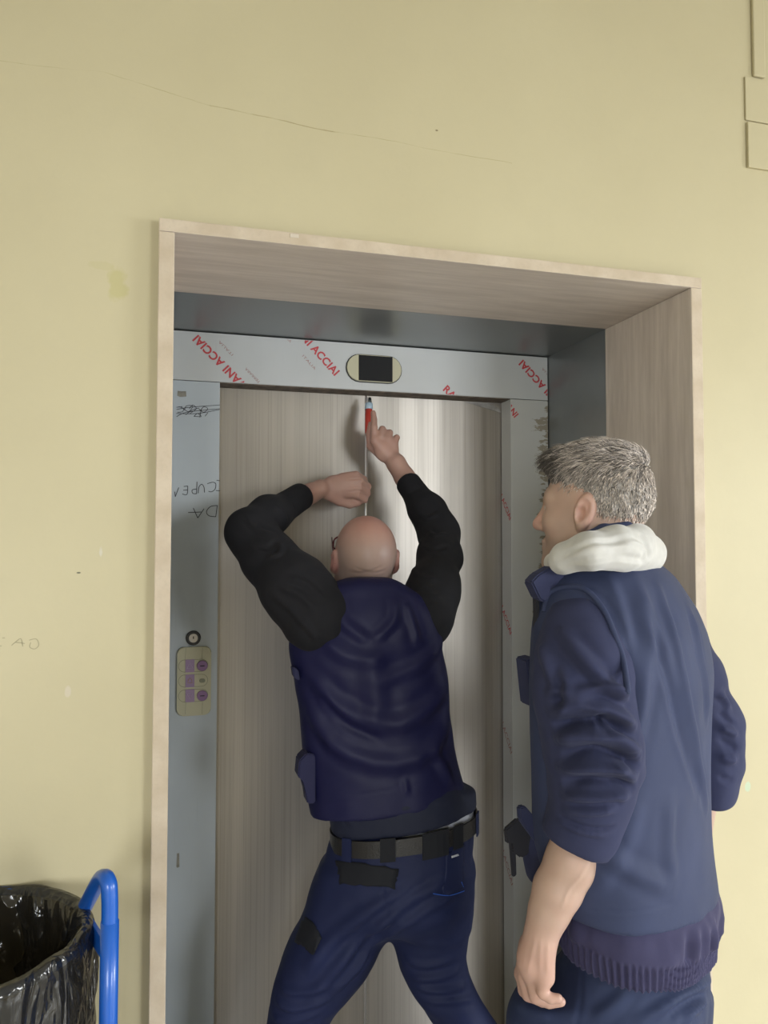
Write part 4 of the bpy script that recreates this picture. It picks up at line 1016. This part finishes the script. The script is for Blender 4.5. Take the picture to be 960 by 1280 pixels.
# belt: a ring round the waist, leaning like the hem
def waist(v0, tl, grow, n=72):
    a = np.array(sec(1040, 415, 594, Z1, .72)); o = []
    for t in np.linspace(0, 2*math.pi, n, endpoint=False):
        c_, s_ = math.cos(t), math.sin(t); e = 2/2.3
        x = (a[3]+grow)*math.copysign(abs(c_)**e, c_); y = (a[4]+grow)*math.copysign(abs(s_)**e, s_); X = a[1]+x*math.cos(a[5])-y*math.sin(a[5]); Yy = a[2]+x*math.sin(a[5])+y*math.cos(a[5])
        o.append((X, Yy, a[0]+v0+x*tl))
    return np.array(o)
def band(name, lo_, hi_, th, m, parent, sel=None):
    n = len(lo_); c = (lo_.mean(0)); out = []
    for r in (lo_, hi_):
        d = r-c; d[:, 2] = 0; d /= np.linalg.norm(d, axis=1)[:, None]; out += [r, r+d*th]
    idx = list(range(n)) if sel is None else sel; V = np.concatenate([o_[idx] for o_ in out]); k = len(idx); closed = sel is None; Fc = []
    for j in range(k if closed else k-1):
        j2 = (j+1) % k; Fc += [(k+j, k+j2, 3*k+j2, 3*k+j), (j2, j, 2*k+j, 2*k+j2), (2*k+j, 3*k+j, 3*k+j2, 2*k+j2), (j, j2, k+j2, k+j)]
    if not closed: Fc += [(0, k, 3*k, 2*k), (k-1, 3*k-1, 4*k-1, 2*k-1)]
    return mesh_obj(name, V, Fc, m, parent, False)
TL = 0.13
belt = band('belt', waist(-.006, TL, .001), waist(.032, TL, .001), .004, M_LEATHER, p1)
NB = 72
for ang_ in (-52, -78, -104, -140, -20):
    k0 = int((ang_ % 360)/360*NB); sel = [(k0+j) % NB for j in range(3 if ang_ != -78 else 5)]
    band('belt_loop', waist(-.014 if ang_ != -78 else -.020, TL, .0055), waist(.038, TL, .0055), .003, M_TRO1 if ang_ in (-20, -140) else M_PATCH1, belt, sel)
ft = at(334, 1478, .27); shoe('shoe', (ft[0], ft[1]-.05, 0), (ft[0]-.03, ft[1]+.20, 0), M_SHOE, M_SOLE, p1)
ft = at(674, 1478, .27); shoe('shoe', (ft[0], ft[1]-.05, 0), (ft[0]+.07, ft[1]+.18, 0), M_SHOE, M_SOLE, p1)

# red marking tool held against the door
M_TRED = mat('red_tool_plastic', (0.55, 0.055, 0.035), 0.35); M_TBLUE = mat('pale_blue_collar', (0.38, 0.50, 0.60), 0.4)
tb, tt_ = at(461, 543, .695), at(461, 503, .712); ax = (tt_-tb)/np.linalg.norm(tt_-tb)
tool = empty('marking_tool', tb); tag(tool, 'small red tool with pale blue collar held at the door top', 'tool')
gl_ = .078
tube('grip', [tb, tb+ax*.004, tb+ax*.05, tb+ax*gl_], [.008, .0115, .0115, .0108], M_TRED, tool, 16)
tube('collar', [tb+ax*gl_, tb+ax*(gl_+.002), tb+ax*(gl_+.018), tb+ax*(gl_+.020)], [.0105, .0122, .0122, .0105], M_TBLUE, tool, 16)
tube('tip', [tb+ax*(gl_+.019)+_R*.003, tb+ax*(gl_+.030)+_R*.003, tb+ax*(gl_+.038)+_R*.003], [.0062, .0055, .0045], mat('dark_steel_tip', (0.05, 0.06, 0.06), 0.35, .6), tool, 12)
#MARK_P2
# ================================================================== grey-haired man looking on
M_SKIN2 = m_skin('fair_skin', (0.445, 0.305, 0.240), (0.54, 0.27, 0.22))
M_VEST2 = m_cloth('navy_vest_cloth', (0.029, 0.038, 0.085), 0.72, 0.10, 1000, 0.20, 0.14)
M_SLV2 = m_cloth('navy_sweatshirt_jersey', (0.026, 0.030, 0.070), 0.88, 0.14, 700, 0.3)
M_HEM2 = m_cloth('purplish_navy_jersey', (0.034, 0.032, 0.075), 0.88, 0.30, 700, 0.3)
M_TRO2 = m_cloth('navy_trouser_cloth', (0.019, 0.028, 0.070), 0.75, 0.10, 900, 0.25, 0.15)
M_HOOD = m_cloth('light_grey_melange_jersey', (0.50, 0.49, 0.465), 0.9, 0.3, 600, 0.25, 0.08, 0.3, 40)
M_DARKP = m_cloth('faded_black_strap', (0.020, 0.020, 0.026), 0.8, 0.2, 700, 0.3)
Z2, PH = 1.52, 0.85
foot2 = P(780, 1600, Z2); foot2[2] = 0
h2c = P(742, 640, 1.50); h2M = rotm(math.radians(55)-YAW+0.0, math.radians(3), math.radians(-2))
ZA = 1.355
def q2(u, v, z): return P(u, v, z)
foreL = chain([q2(722, 1045, ZA), q2(714, 1078, ZA), q2(697, 1112, ZA), q2(686, 1140, ZA), q2(678, 1163, ZA), q2(673, 1180, ZA)], [.042, pxm(31, ZA), pxm(29, ZA), pxm(24, ZA), pxm(19.5, ZA), pxm(21, ZA)], .015)
hand2 = union([foreL, ell(q2(667, 1198, 1.36), A(.030, .030, .041), rotm(-YAW, 0, 0.12)), chain([q2(680, 1180, 1.345), q2(683, 1222, 1.338)], [.020, .015]), chain([q2(662, 1180, 1.38), q2(654, 1218, 1.395)], [.019, .015]),
    finger([q2(652, 1216, 1.400), q2(655, 1238, 1.405), q2(672, 1247, 1.40), q2(687, 1246, 1.395)], .0122, .0088),
    finger([q2(656, 1220, 1.377), q2(660, 1243, 1.382), q2(678, 1251, 1.375), q2(694, 1250, 1.37)], .0128, .0090),
    finger([q2(665, 1222, 1.355), q2(669, 1246, 1.357), q2(686, 1253, 1.35), q2(701, 1252, 1.345)], .0122, .0088),
    finger([q2(679, 1220, 1.336), q2(678, 1241, 1.334), q2(688, 1248, 1.330), q2(698, 1248, 1.328)], .0108, .0080),
    finger([q2(662, 1182, 1.40), q2(668, 1210, 1.425), q2(678, 1232, 1.425)], .0135, .0095)], .009)
armR2 = chain([q2(850, 790, 1.60), q2(882, 930, 1.66), q2(868, 1060, 1.66), q2(858, 1130, 1.64)], [.05, .042, .030, .028])
handR2 = union([ell(q2(854, 1160, 1.63), A(.022, .035, .045)), chain([q2(850, 1180, 1.61), q2(846, 1210, 1.61), q2(850, 1225, 1.60)], [.012, .011, .009]), chain([q2(855, 1182, 1.63), q2(852, 1214, 1.63), q2(856, 1228, 1.62)], [.012, .011, .009]), chain([q2(859, 1180, 1.65), q2(858, 1212, 1.65), q2(862, 1225, 1.64)], [.012, .011, .009]), chain([q2(863, 1176, 1.67), q2(864, 1204, 1.67), q2(867, 1214, 1.66)], [.011, .010, .008]), chain([q2(844, 1150, 1.61), q2(836, 1175, 1.60), q2(836, 1195, 1.60)], [.014, .012, .009])], .008)
torso2 = loft([sec(720, 735, 790, Z2, .8, PH), sec(760, 700, 850, Z2, .6, PH), sec(900, 690, 870, Z2, .6, PH), sec(1150, 715, 875, Z2, .62, PH), sec(1200, 720, 870, Z2, .62, PH)])
armL2 = chain([q2(735, 815, 1.40), q2(742, 930, 1.37), q2(722, 1045, ZA)], [.035, .038, .036])
head2 = near(moved(head_sdf(), h2c, h2M), h2c, .27)
body2 = union([union([torso2, armL2, armR2], .03), head2, near(hand2, q2(690, 1160, ZA), .26), near(handR2, q2(876, 1180, 1.63), .15)], .014)
lo, hi = bounds([q2(640, 1260, 1.33), q2(905, 1230, 1.70), q2(680, 600, 1.45), q2(905, 760, 1.70), q2(800, 560, 1.5), q2(690, 1000, 1.32), q2(670, 640, 1.62)], .05)
p2, V2_, Q2_ = sdf_obj('person', body2, lo, hi, .0028, M_SKIN2, None, origin=foot2, rel=1,
    fold=[([(742, 1068), (728, 1092), (712, 1112), (702, 1135)], .003, .0016), ([(735, 1080), (715, 1100)], .002, .001), ([(668, 1175), (660, 1215)], .003, .001), ([(676, 1175), (674, 1218)], .003, .001), ([(684, 1180), (684, 1215)], .003, .001)])
tag(p2, 'grey haired person in navy vest with pale hood standing by the right jamb', 'person')
eyes(p2, h2c, h2M); head_marks(p2, V2_, h2c, h2M, False)
# hair: cap plus strands
def hat(name, attr_fn):
    m = bpy.data.materials.new(name); m.use_nodes = True; b = m.node_tree.nodes['Principled BSDF']
    a = m.node_tree.nodes.new('ShaderNodeAttribute'); a.attribute_name = 'strand_colour'
    m.node_tree.links.new(a.outputs['Color'], b.inputs['Base Color']); b.inputs['Roughness'].default_value = .42
    return m
HY = np.array([-.13, -.09, -.06, -.035, -.02, .0, .014, .03, .042, .055, .08, .12]); HZ = np.array([-.078, -.078, -.062, -.030, .022, .040, .030, .004, .012, .040, .066, .080])
def hairline(p): return np.interp(p[:, 1], HY, HZ).astype(f32)-p[:, 2]
capo = ell(A(0, -.015, .035), A(.0765, .0985, .0868))
topv = union([ell(A(0, .035, .088), A(.055, .058, .034)), ell(A(0, -.02, .088), A(.062, .070, .040))], .03)
def cap_d(p): return smax(smin(capo(p), topv(p), .03), hairline(p), .004)
capw = near(moved(cap_d, h2c, h2M), h2c, .22)
hair_root, HV, HQ = sdf_obj('hair', capw, *bounds([h2c], .17), .003, None, p2, rel=2, rough=[((60, 60, 60), .0022, 41)])
HN = vnormals(HV, HQ); LV = (HV-h2c)@h2M; LN = HN@h2M
ok = (LV[:, 2] > np.interp(LV[:, 1], HY, HZ)+.001) & ((LN*(LV-np.array([0, -.015, .02]))).sum(1) > 0)
sel = RNG.choice(np.flatnonzero(ok), 15000); whorl = np.array([.012, -.088, .085])
SV = []; SF = []; SCc = []
def cr3(a, b): return np.array([a[1]*b[2]-a[2]*b[1], a[2]*b[0]-a[0]*b[2], a[0]*b[1]-a[1]*b[0]])
for i in sel:
    p = LV[i]+RNG.normal(0, .001, 3); n = LN[i]; away = p-whorl; away -= n*(away@n); away /= np.linalg.norm(away)+1e-6
    top = np.clip((p[2]-.055)/.05, 0, 1); front = np.clip((p[1]-.03)/.05, 0, 1)*top
    flow = away*(.4+.6*top)+np.array([0, -.1, -1.0])*(1-top)*.8+np.array([0, .45, 0])*top
    flow = flow+np.array([RNG.normal(0, .28), RNG.normal(0, .28), RNG.normal(0, .22)]); flow -= n*(flow@n)*.8; flow /= np.linalg.norm(flow)+1e-6
    edge = np.clip((p[2]-np.interp(p[1], HY, HZ))/.035, 0, 1)
    L_ = (.009+.020*top+.008*front)*RNG.uniform(.6, 1.25)*(.4+.6*edge); lift = .26+.30*top*RNG.uniform(.3, 1.3)+.55*front
    a = flow+n*lift; a /= np.linalg.norm(a); b = flow+n*lift*.25+np.array([0, 0, -.25]); b /= np.linalg.norm(b)
    pts = [p-n*.002, p+a*L_*.5, p+a*L_*.5+b*L_*.5]; r = [.00075, .0006, .0001]
    s1 = cr3(a, n); s1 /= math.sqrt(s1@s1)+1e-9; s2 = cr3(a, s1); k0 = len(SV)
    for q_, rr in zip(pts, r):
        for t in range(3): SV.append(q_+rr*(s1*math.cos(t*2.094)+s2*math.sin(t*2.094)))
    for s_ in range(2):
        for t in range(3): SF.append((k0+3*s_+t, k0+3*s_+(t+1) % 3, k0+3*s_+3+(t+1) % 3, k0+3*s_+3+t))
    fr2 = np.clip((p[1]-.030)/.03, 0, 1)*np.clip((p[2]-.055)/.02, 0, 1)
    white = np.clip(.55-.5*(p[1]+.02)/.08, .05, .95)*.55+.12; dark = front*.85
    g = RNG.choice([.78, .50, .30, .09], p=np.array([white*.6, .4, .35, .25+dark*2])/(white*.6+1.0+dark*2))
    if RNG.random() < fr2*.85: g = RNG.choice([.05, .09, .14])
    SCc += [(g*1.05, g*.92, g*.82)]*9
SV = np.array(SV)@h2M.T+h2c
so = mesh_obj('strands', SV, np.array(SF), hat('grey_hair_strands', None), hair_root, True); so['kind'] = 'stuff'
ca = so.data.color_attributes.new('strand_colour', 'FLOAT_COLOR', 'POINT'); ca.data.foreach_set('color', np.concatenate([np.array(SCc), np.ones((len(SCc), 1))], 1).astype(f32).ravel())
hair_root.data.materials.append(mat('grey_scalp_hair', (0.27, 0.25, 0.23), 0.6, bump=.5, bscale=220, var=.35, vscale=70))
for s in (-1, 1):
    eb = [h2c+h2M@np.array([s*x, y, z]) for x, y, z in ((.016, .0945, .028), (.030, .0925, .032), (.046, .079, .028))]
    tube('eyebrow', smooth_path(eb, 8), [.002, .0034, .0036, .0036, .0036, .0034, .003, .0015], mat('eyebrow_hair', (.10, .085, .07), .7), p2, 8)
# sweatshirt sleeve on the near arm, pushed up in folds
slv2 = chain([q2(727, 785, 1.395), q2(728, 830, 1.365), q2(731, 872, 1.355), q2(744, 928, 1.355), q2(745, 968, ZA), q2(735, 1008, ZA), q2(723, 1046, ZA), q2(712, 1084, ZA)],
             [pxm(49, 1.37), pxm(51, 1.36), pxm(54, 1.36), pxm(52, 1.36), pxm(46, ZA), pxm(41, ZA), pxm(35, ZA), pxm(30, ZA)], .05)
a_, b_ = q2(686, 1043, ZA), q2(753, 1067, ZA); nn_ = np.cross(b_-a_, _F); nn_ = nn_ if nn_[2] < 0 else -nn_
slv2 = cut(slv2, plane((a_+b_)/2, nn_), .006)
FS = [([(680, 862), (715, 868), (755, 860), (788, 868)], .008, .009), ([(690, 890), (725, 880), (765, 886), (795, 905)], .009, .012), ([(688, 908), (720, 905), (760, 900), (798, 922)], .006, -.008), ([(692, 925), (730, 918), (770, 922), (802, 938)], .009, .013),
      ([(700, 945), (740, 938), (775, 945), (798, 958)], .006, -.009), ([(698, 960), (735, 958), (770, 962), (794, 972)], .008, .012), ([(705, 978), (740, 976), (775, 978), (790, 984)], .005, -.007), ([(700, 994), (735, 996), (768, 994), (785, 996)], .007, .009), ([(705, 1012), (735, 1016), (768, 1012)], .006, .005),
      ([(690, 1018), (720, 1032), (752, 1038), (768, 1034)], .0035, -.004), ([(690, 1024), (722, 1038), (755, 1044)], .004, .003), ([(672, 800), (690, 840), (720, 862)], .012, .006), ([(700, 790), (735, 830), (765, 858), (788, 872)], .010, .008), ([(690, 830), (700, 860), (690, 885)], .008, -.005), ([(755, 890), (750, 905), (762, 915)], .005, -.006), ([(762, 955), (775, 958), (790, 948)], .005, .006)]
_, VS2, QS2 = sdf_obj('sleeve', slv2, *bounds([q2(730, 775, 1.40), q2(712, 1070, ZA), q2(745, 930, 1.355)], .11), .0036, M_SLV2, p2, fold=[(a_, w_*1.1, h_*1.85) for a_, w_, h_ in FS], rough=[((11, 11, 11), .005, 51), ((28, 28, 40), .0025, 52)], rel=1)
slr2 = cut(chain([q2(846, 800, 1.60), q2(866, 850, 1.63), q2(886, 905, 1.66), q2(888, 945, 1.66), q2(884, 985, 1.66), q2(878, 1030, 1.65)], [.06, .055, .060, .060, .054, .042], .04), plane(q2(898, 1002, 1.66), (0.0, 0, -1)), .006)
FR = [([(900, 868), (912, 872), (918, 882)], .007, .010), ([(898, 890), (910, 900), (920, 905)], .007, -.007), ([(899, 908), (912, 912), (922, 918)], .007, .010), ([(899, 925), (912, 932), (922, 936)], .006, -.007), ([(899, 945), (912, 948), (922, 950)], .008, .009), ([(898, 970), (910, 976), (918, 976)], .006, -.005)]
sdf_obj('sleeve', slr2, *bounds([q2(868, 780, 1.60), q2(893, 1010, 1.66)], .11), .004, M_SLV2, p2, fold=FR, rough=[((22, 22, 30), .005, 53)], rel=1)
# vest
vrow = [(694, 700, 806, .85), (706, 686, 826, .75), (722, 674, 848, .66), (745, 666, 868, .62), (770, 660, 885, .60), (800, 657, 897, .60), (850, 656, 903, .62), (900, 657, 901, .62), (960, 659, 898, .62), (1020, 661, 897, .62), (1080, 672, 900, .62), (1120, 680, 904, .63), (1170, 690, 908, .63)]
vst2 = loft([sec(v, a, b, Z2, r, PH) for v, a, b, r in vrow], 2.25, .010)
neck2 = rcone(h2c+h2M@np.array([0, -.03, -.06]), h2c+np.array([0.01, -.02, -.17]), .060, .066)
def hem3(uL, vL, uR, vR, z): return hem(uL, vL, uR, vR, z)
vst2 = sub(cut(vst2, hem3(690, 1103, 905, 1124, Z2), .005), neck2, .008)
FV2 = [([(800, 720), (812, 790), (806, 860), (790, 920)], .016, .009), ([(830, 730), (850, 800), (868, 880), (882, 960), (892, 1010)], .010, .008), ([(815, 760), (838, 830), (860, 920), (880, 990)], .011, -.008), ([(790, 800), (800, 880), (780, 960), (765, 1030)], .016, .007), ([(870, 760), (885, 830), (892, 900)], .010, .007), ([(760, 720), (775, 760), (785, 800)], .010, .005),
       ([(700, 728), (735, 740), (765, 780), (778, 830), (780, 870)], .0045, .004), ([(708, 722), (745, 736), (775, 778), (787, 826), (790, 870)], .003, -.003), ([(700, 1134), (765, 1140), (835, 1130), (898, 1096)], .0025, -.0022), ([(780, 1020), (840, 1010), (890, 1000)], .0018, -.0012), ([(750, 1060), (790, 1090), (840, 1110)], .014, .006), ([(840, 1000), (842, 1060), (850, 1100)], .014, .005), ([(800, 1000), (780, 1060), (740, 1110)], .015, .006)]
_, VV2, VQ2 = sdf_obj('vest', vst2, *bounds([q2(640, 690, 1.3), q2(920, 1175, 1.3), q2(640, 690, 1.76), q2(920, 1175, 1.76)], .02), .0042, M_VEST2, p2, fold=FV2, rough=[((8, 8, 5), .006, 61), ((24, 24, 14), .0018, 62)], rel=1)
vo = [o for o in p2.children if o.name.startswith('vest')][0]
VC = np.concatenate([VV2, VS2]); NV2 = np.concatenate([vnormals(VV2, VQ2), vnormals(VS2, QS2)]); PV2 = topx(VC)
arm_pts = [(672, 762), (680, 740), (695, 730), (728, 735), (753, 757), (772, 787), (783, 822), (790, 860)]
surf_strip('armhole_binding', arm_pts, VC, NV2, PV2, .0055, M_VEST2, vo, 40, .001, 8)
# stand-up collar of the vest, open to the front
rag('collar', [(659, 727), (668, 717), (688, 706), (712, 704), (716, 716), (700, 728), (686, 738), (676, 753), (669, 748)], P(684, 722, 1.425)[1], .034, M_SLV2, p2)
rag('collar_zip', [(668, 746), (672, 748), (673, 790), (671, 830), (668, 828), (669, 790)], P(670, 780, 1.425)[1], .02, M_DARKP, p2)
# grey hood lying round the neck
hc_ = [q2(692, 703, 1.44), q2(708, 696, 1.39), q2(736, 686, 1.365), q2(768, 681, 1.385), q2(793, 682, 1.43), q2(803, 690, 1.50), q2(793, 690, 1.57), q2(765, 688, 1.62), q2(725, 692, 1.60), q2(698, 700, 1.54)]
hr_ = [.014, .021, .027, .031, .034, .035, .031, .028, .024, .018]
hood = union([chain(hc_+[hc_[0]], hr_+[hr_[0]], .02), chain([q2(700, 706, 1.40), q2(740, 697, 1.345), q2(782, 696, 1.39), q2(806, 700, 1.46)], [.010, .015, .021, .020], .015), chain([q2(797, 672, 1.46), q2(812, 694, 1.49)], [.018, .020])], .030)
FH = [([(692, 698), (720, 684), (760, 674), (800, 668)], .005, -.005), ([(700, 708), (740, 698), (790, 698), (815, 706)], .005, -.005), ([(805, 662), (815, 678), (818, 700)], .005, -.005), ([(795, 672), (808, 680), (814, 690)], .005, .005), ([(710, 690), (750, 682), (790, 684)], .006, .004)]
sdf_obj('hood', hood, *bounds(hc_, .06), .0034, M_HOOD, p2, fold=FH, rough=[((22, 22, 22), .003, 71), ((45, 45, 45), .0012, 72)], rel=1)
ic = [q2(700, 690, 1.43), q2(728, 674, 1.40), q2(755, 664, 1.405), q2(782, 660, 1.43), q2(796, 662, 1.48), q2(788, 666, 1.55), q2(755, 670, 1.58), q2(715, 682, 1.55)]
inner = chain(ic+[ic[0]], [.008, .011, .012, .012, .012, .011, .010, .008, .008], .01)
sdf_obj('inner_collar', inner, *bounds(ic, .03), .003, M_VEST2, p2, rough=[((30, 30, 30), .0015, 73)])
# gathered hem of the sweatshirt
hrow = [(1050, 712, 880, .60), (1085, 708, 886, .60), (1110, 696, 902, .63), (1135, 692, 910, .63), (1168, 697, 907, .63), (1185, 698, 903, .63), (1205, 698, 903, .63), (1250, 700, 900, .63)]
hem2 = cut(loft([sec(v, a, b, Z2, r, PH) for v, a, b, r in hrow], 2.25, .01), hem3(690, 1163, 905, 1199, Z2), .005)
hcen = P(800, 1180, Z2)
def ribs(V, Q):
    N = vnormals(V, Q); th = np.arctan2(V[:, 1]-hcen[1], V[:, 0]-hcen[0]); u, v, z = topx(V)
    dpl = -hem3(690, 1163, 905, 1199, Z2)(V.astype(f32)); k = np.clip((.052-dpl)/.010, 0, 1); g = 1-k
    D = k*.0028*np.sin(th*105+1.4*vnoise(V*np.array([30, 30, 18]), 1, 5))+g*np.clip((.110-dpl)/.03, 0, 1)*.010*vnoise(np.stack([th*7, V[:, 2]*14, V[:, 2]*0], 1), 1, 6)+.002*vnoise(V*40, 1, 8)
    return V+N*D[:, None]
sdf_obj('sweatshirt_hem', hem2, *bounds([q2(680, 1050, 1.3), q2(920, 1240, 1.3), q2(680, 1050, 1.76), q2(920, 1240, 1.76)], .02), .0034, M_HEM2, p2, hook=ribs, rel=1)
# front pockets of the vest
rag2 = lambda name, pts, z, th, m: rag(name, pts, P(pts[0][0], pts[0][1], z)[1], th, m, p2)
pk = union([ell(q2(676, 1068, 1.50), A(.030, .050, .060)), ell(q2(668, 1045, 1.50), A(.024, .035, .030))], .02)
sdf_obj('front_pocket', pk, *bounds([q2(650, 1010, 1.5), q2(700, 1130, 1.5)], .07), .004, M_SLV2, p2, rough=[((18, 18, 18), .006, 81), ((45, 45, 45), .002, 82)])
rag2('pocket_flap', [(647, 1008), (655, 1006), (664, 1020), (690, 1030), (690, 1062), (668, 1052), (655, 1034), (648, 1024)], 1.45, .016, M_SLV2)
rag2('strap', [(630, 1036), (646, 1022), (664, 1030), (670, 1046), (660, 1066), (650, 1072), (640, 1064), (642, 1050), (632, 1054)], 1.47, .012, M_DARKP)
rag2('strap', [(636, 1050), (644, 1056), (645, 1094), (640, 1096)], 1.48, .008, M_DARKP)
rag2('chest_pocket', [(651, 823), (664, 820), (668, 880), (657, 881)], 1.50, .05, M_SLV2)
rag2('pen', [(673, 744), (675, 744), (671, 830), (669, 830)], 1.43, .003, M_TEE) if False else None
# white t-shirt edge and trousers
tee2 = cut(loft([sec(1150, 705, 893, Z2, .60, PH), sec(1225, 705, 893, Z2, .60, PH)], 2.25, .01), hem3(690, 1140, 893, 1211, Z2), .004)
sdf_obj('tshirt_hem', tee2, *bounds([q2(690, 1140, 1.3), q2(905, 1240, 1.3), q2(690, 1140, 1.74), q2(905, 1240, 1.74)], .02), .005, mat('white_tshirt', (.75, .75, .76), .85), p2)
pel2 = loft([sec(1130, 712, 880, Z2, .60, PH), sec(1175, 705, 886, Z2, .61, PH), sec(1215, 685, 893, Z2, .66, PH), sec(1260, 655, 890, Z2, .72, PH), sec(1310, 645, 885, Z2, .7, PH)], 2.2, .012)
lgL = loft([sec(1235, 650, 770, 1.46, .9), sec(1280, 634, 776, 1.46, .9), sec(1400, 640, 760, 1.47, 1.0), sec(1520, 655, 750, 1.50, 1.0), sec(1660, 670, 750, 1.52, 1.05)], 2.1, .015)
lgR = loft([sec(1235, 775, 892, 1.57, .9), sec(1280, 770, 888, 1.57, .9), sec(1400, 780, 880, 1.57, 1.0), sec(1520, 790, 872, 1.58, 1.0), sec(1630, 795, 868, 1.58, 1.05)], 2.1, .015)
FT2 = [([(895, 1222), (870, 1235), (840, 1250), (800, 1280)], .009, .010), ([(885, 1240), (862, 1252), (835, 1275)], .008, -.008), ([(890, 1250), (872, 1262), (858, 1282)], .008, .009), ([(870, 1205), (878, 1230), (880, 1245)], .003, -.004), ([(720, 1210), (722, 1250), (720, 1282)], .004, -.003), ([(790, 1225), (770, 1250), (740, 1275)], .010, .006), ([(640, 1250), (660, 1262), (690, 1270)], .008, .005)]
sdf_obj('trousers', union([pel2, lgL, lgR], .03), *bounds([q2(620, 1120, 1.28), q2(910, 1670, 1.28), q2(620, 1120, 1.78), q2(910, 1670, 1.78)], .02), .005, M_TRO2, p2, fold=FT2, rough=[((10, 10, 8), .008, 91), ((28, 28, 28), .002, 92)], rel=1)
ft = P(710, 1640, 1.52); fd = h2M@np.array([0, 1, 0]); fd = np.array([fd[0], fd[1], 0])
for c_ in (P(712, 1640, 1.52), P(832, 1640, 1.58)):
    c_ = np.array([c_[0], c_[1], 0]); shoe('shoe', c_-fd*.05, c_+fd*.20, M_SHOE, M_SOLE, p2)
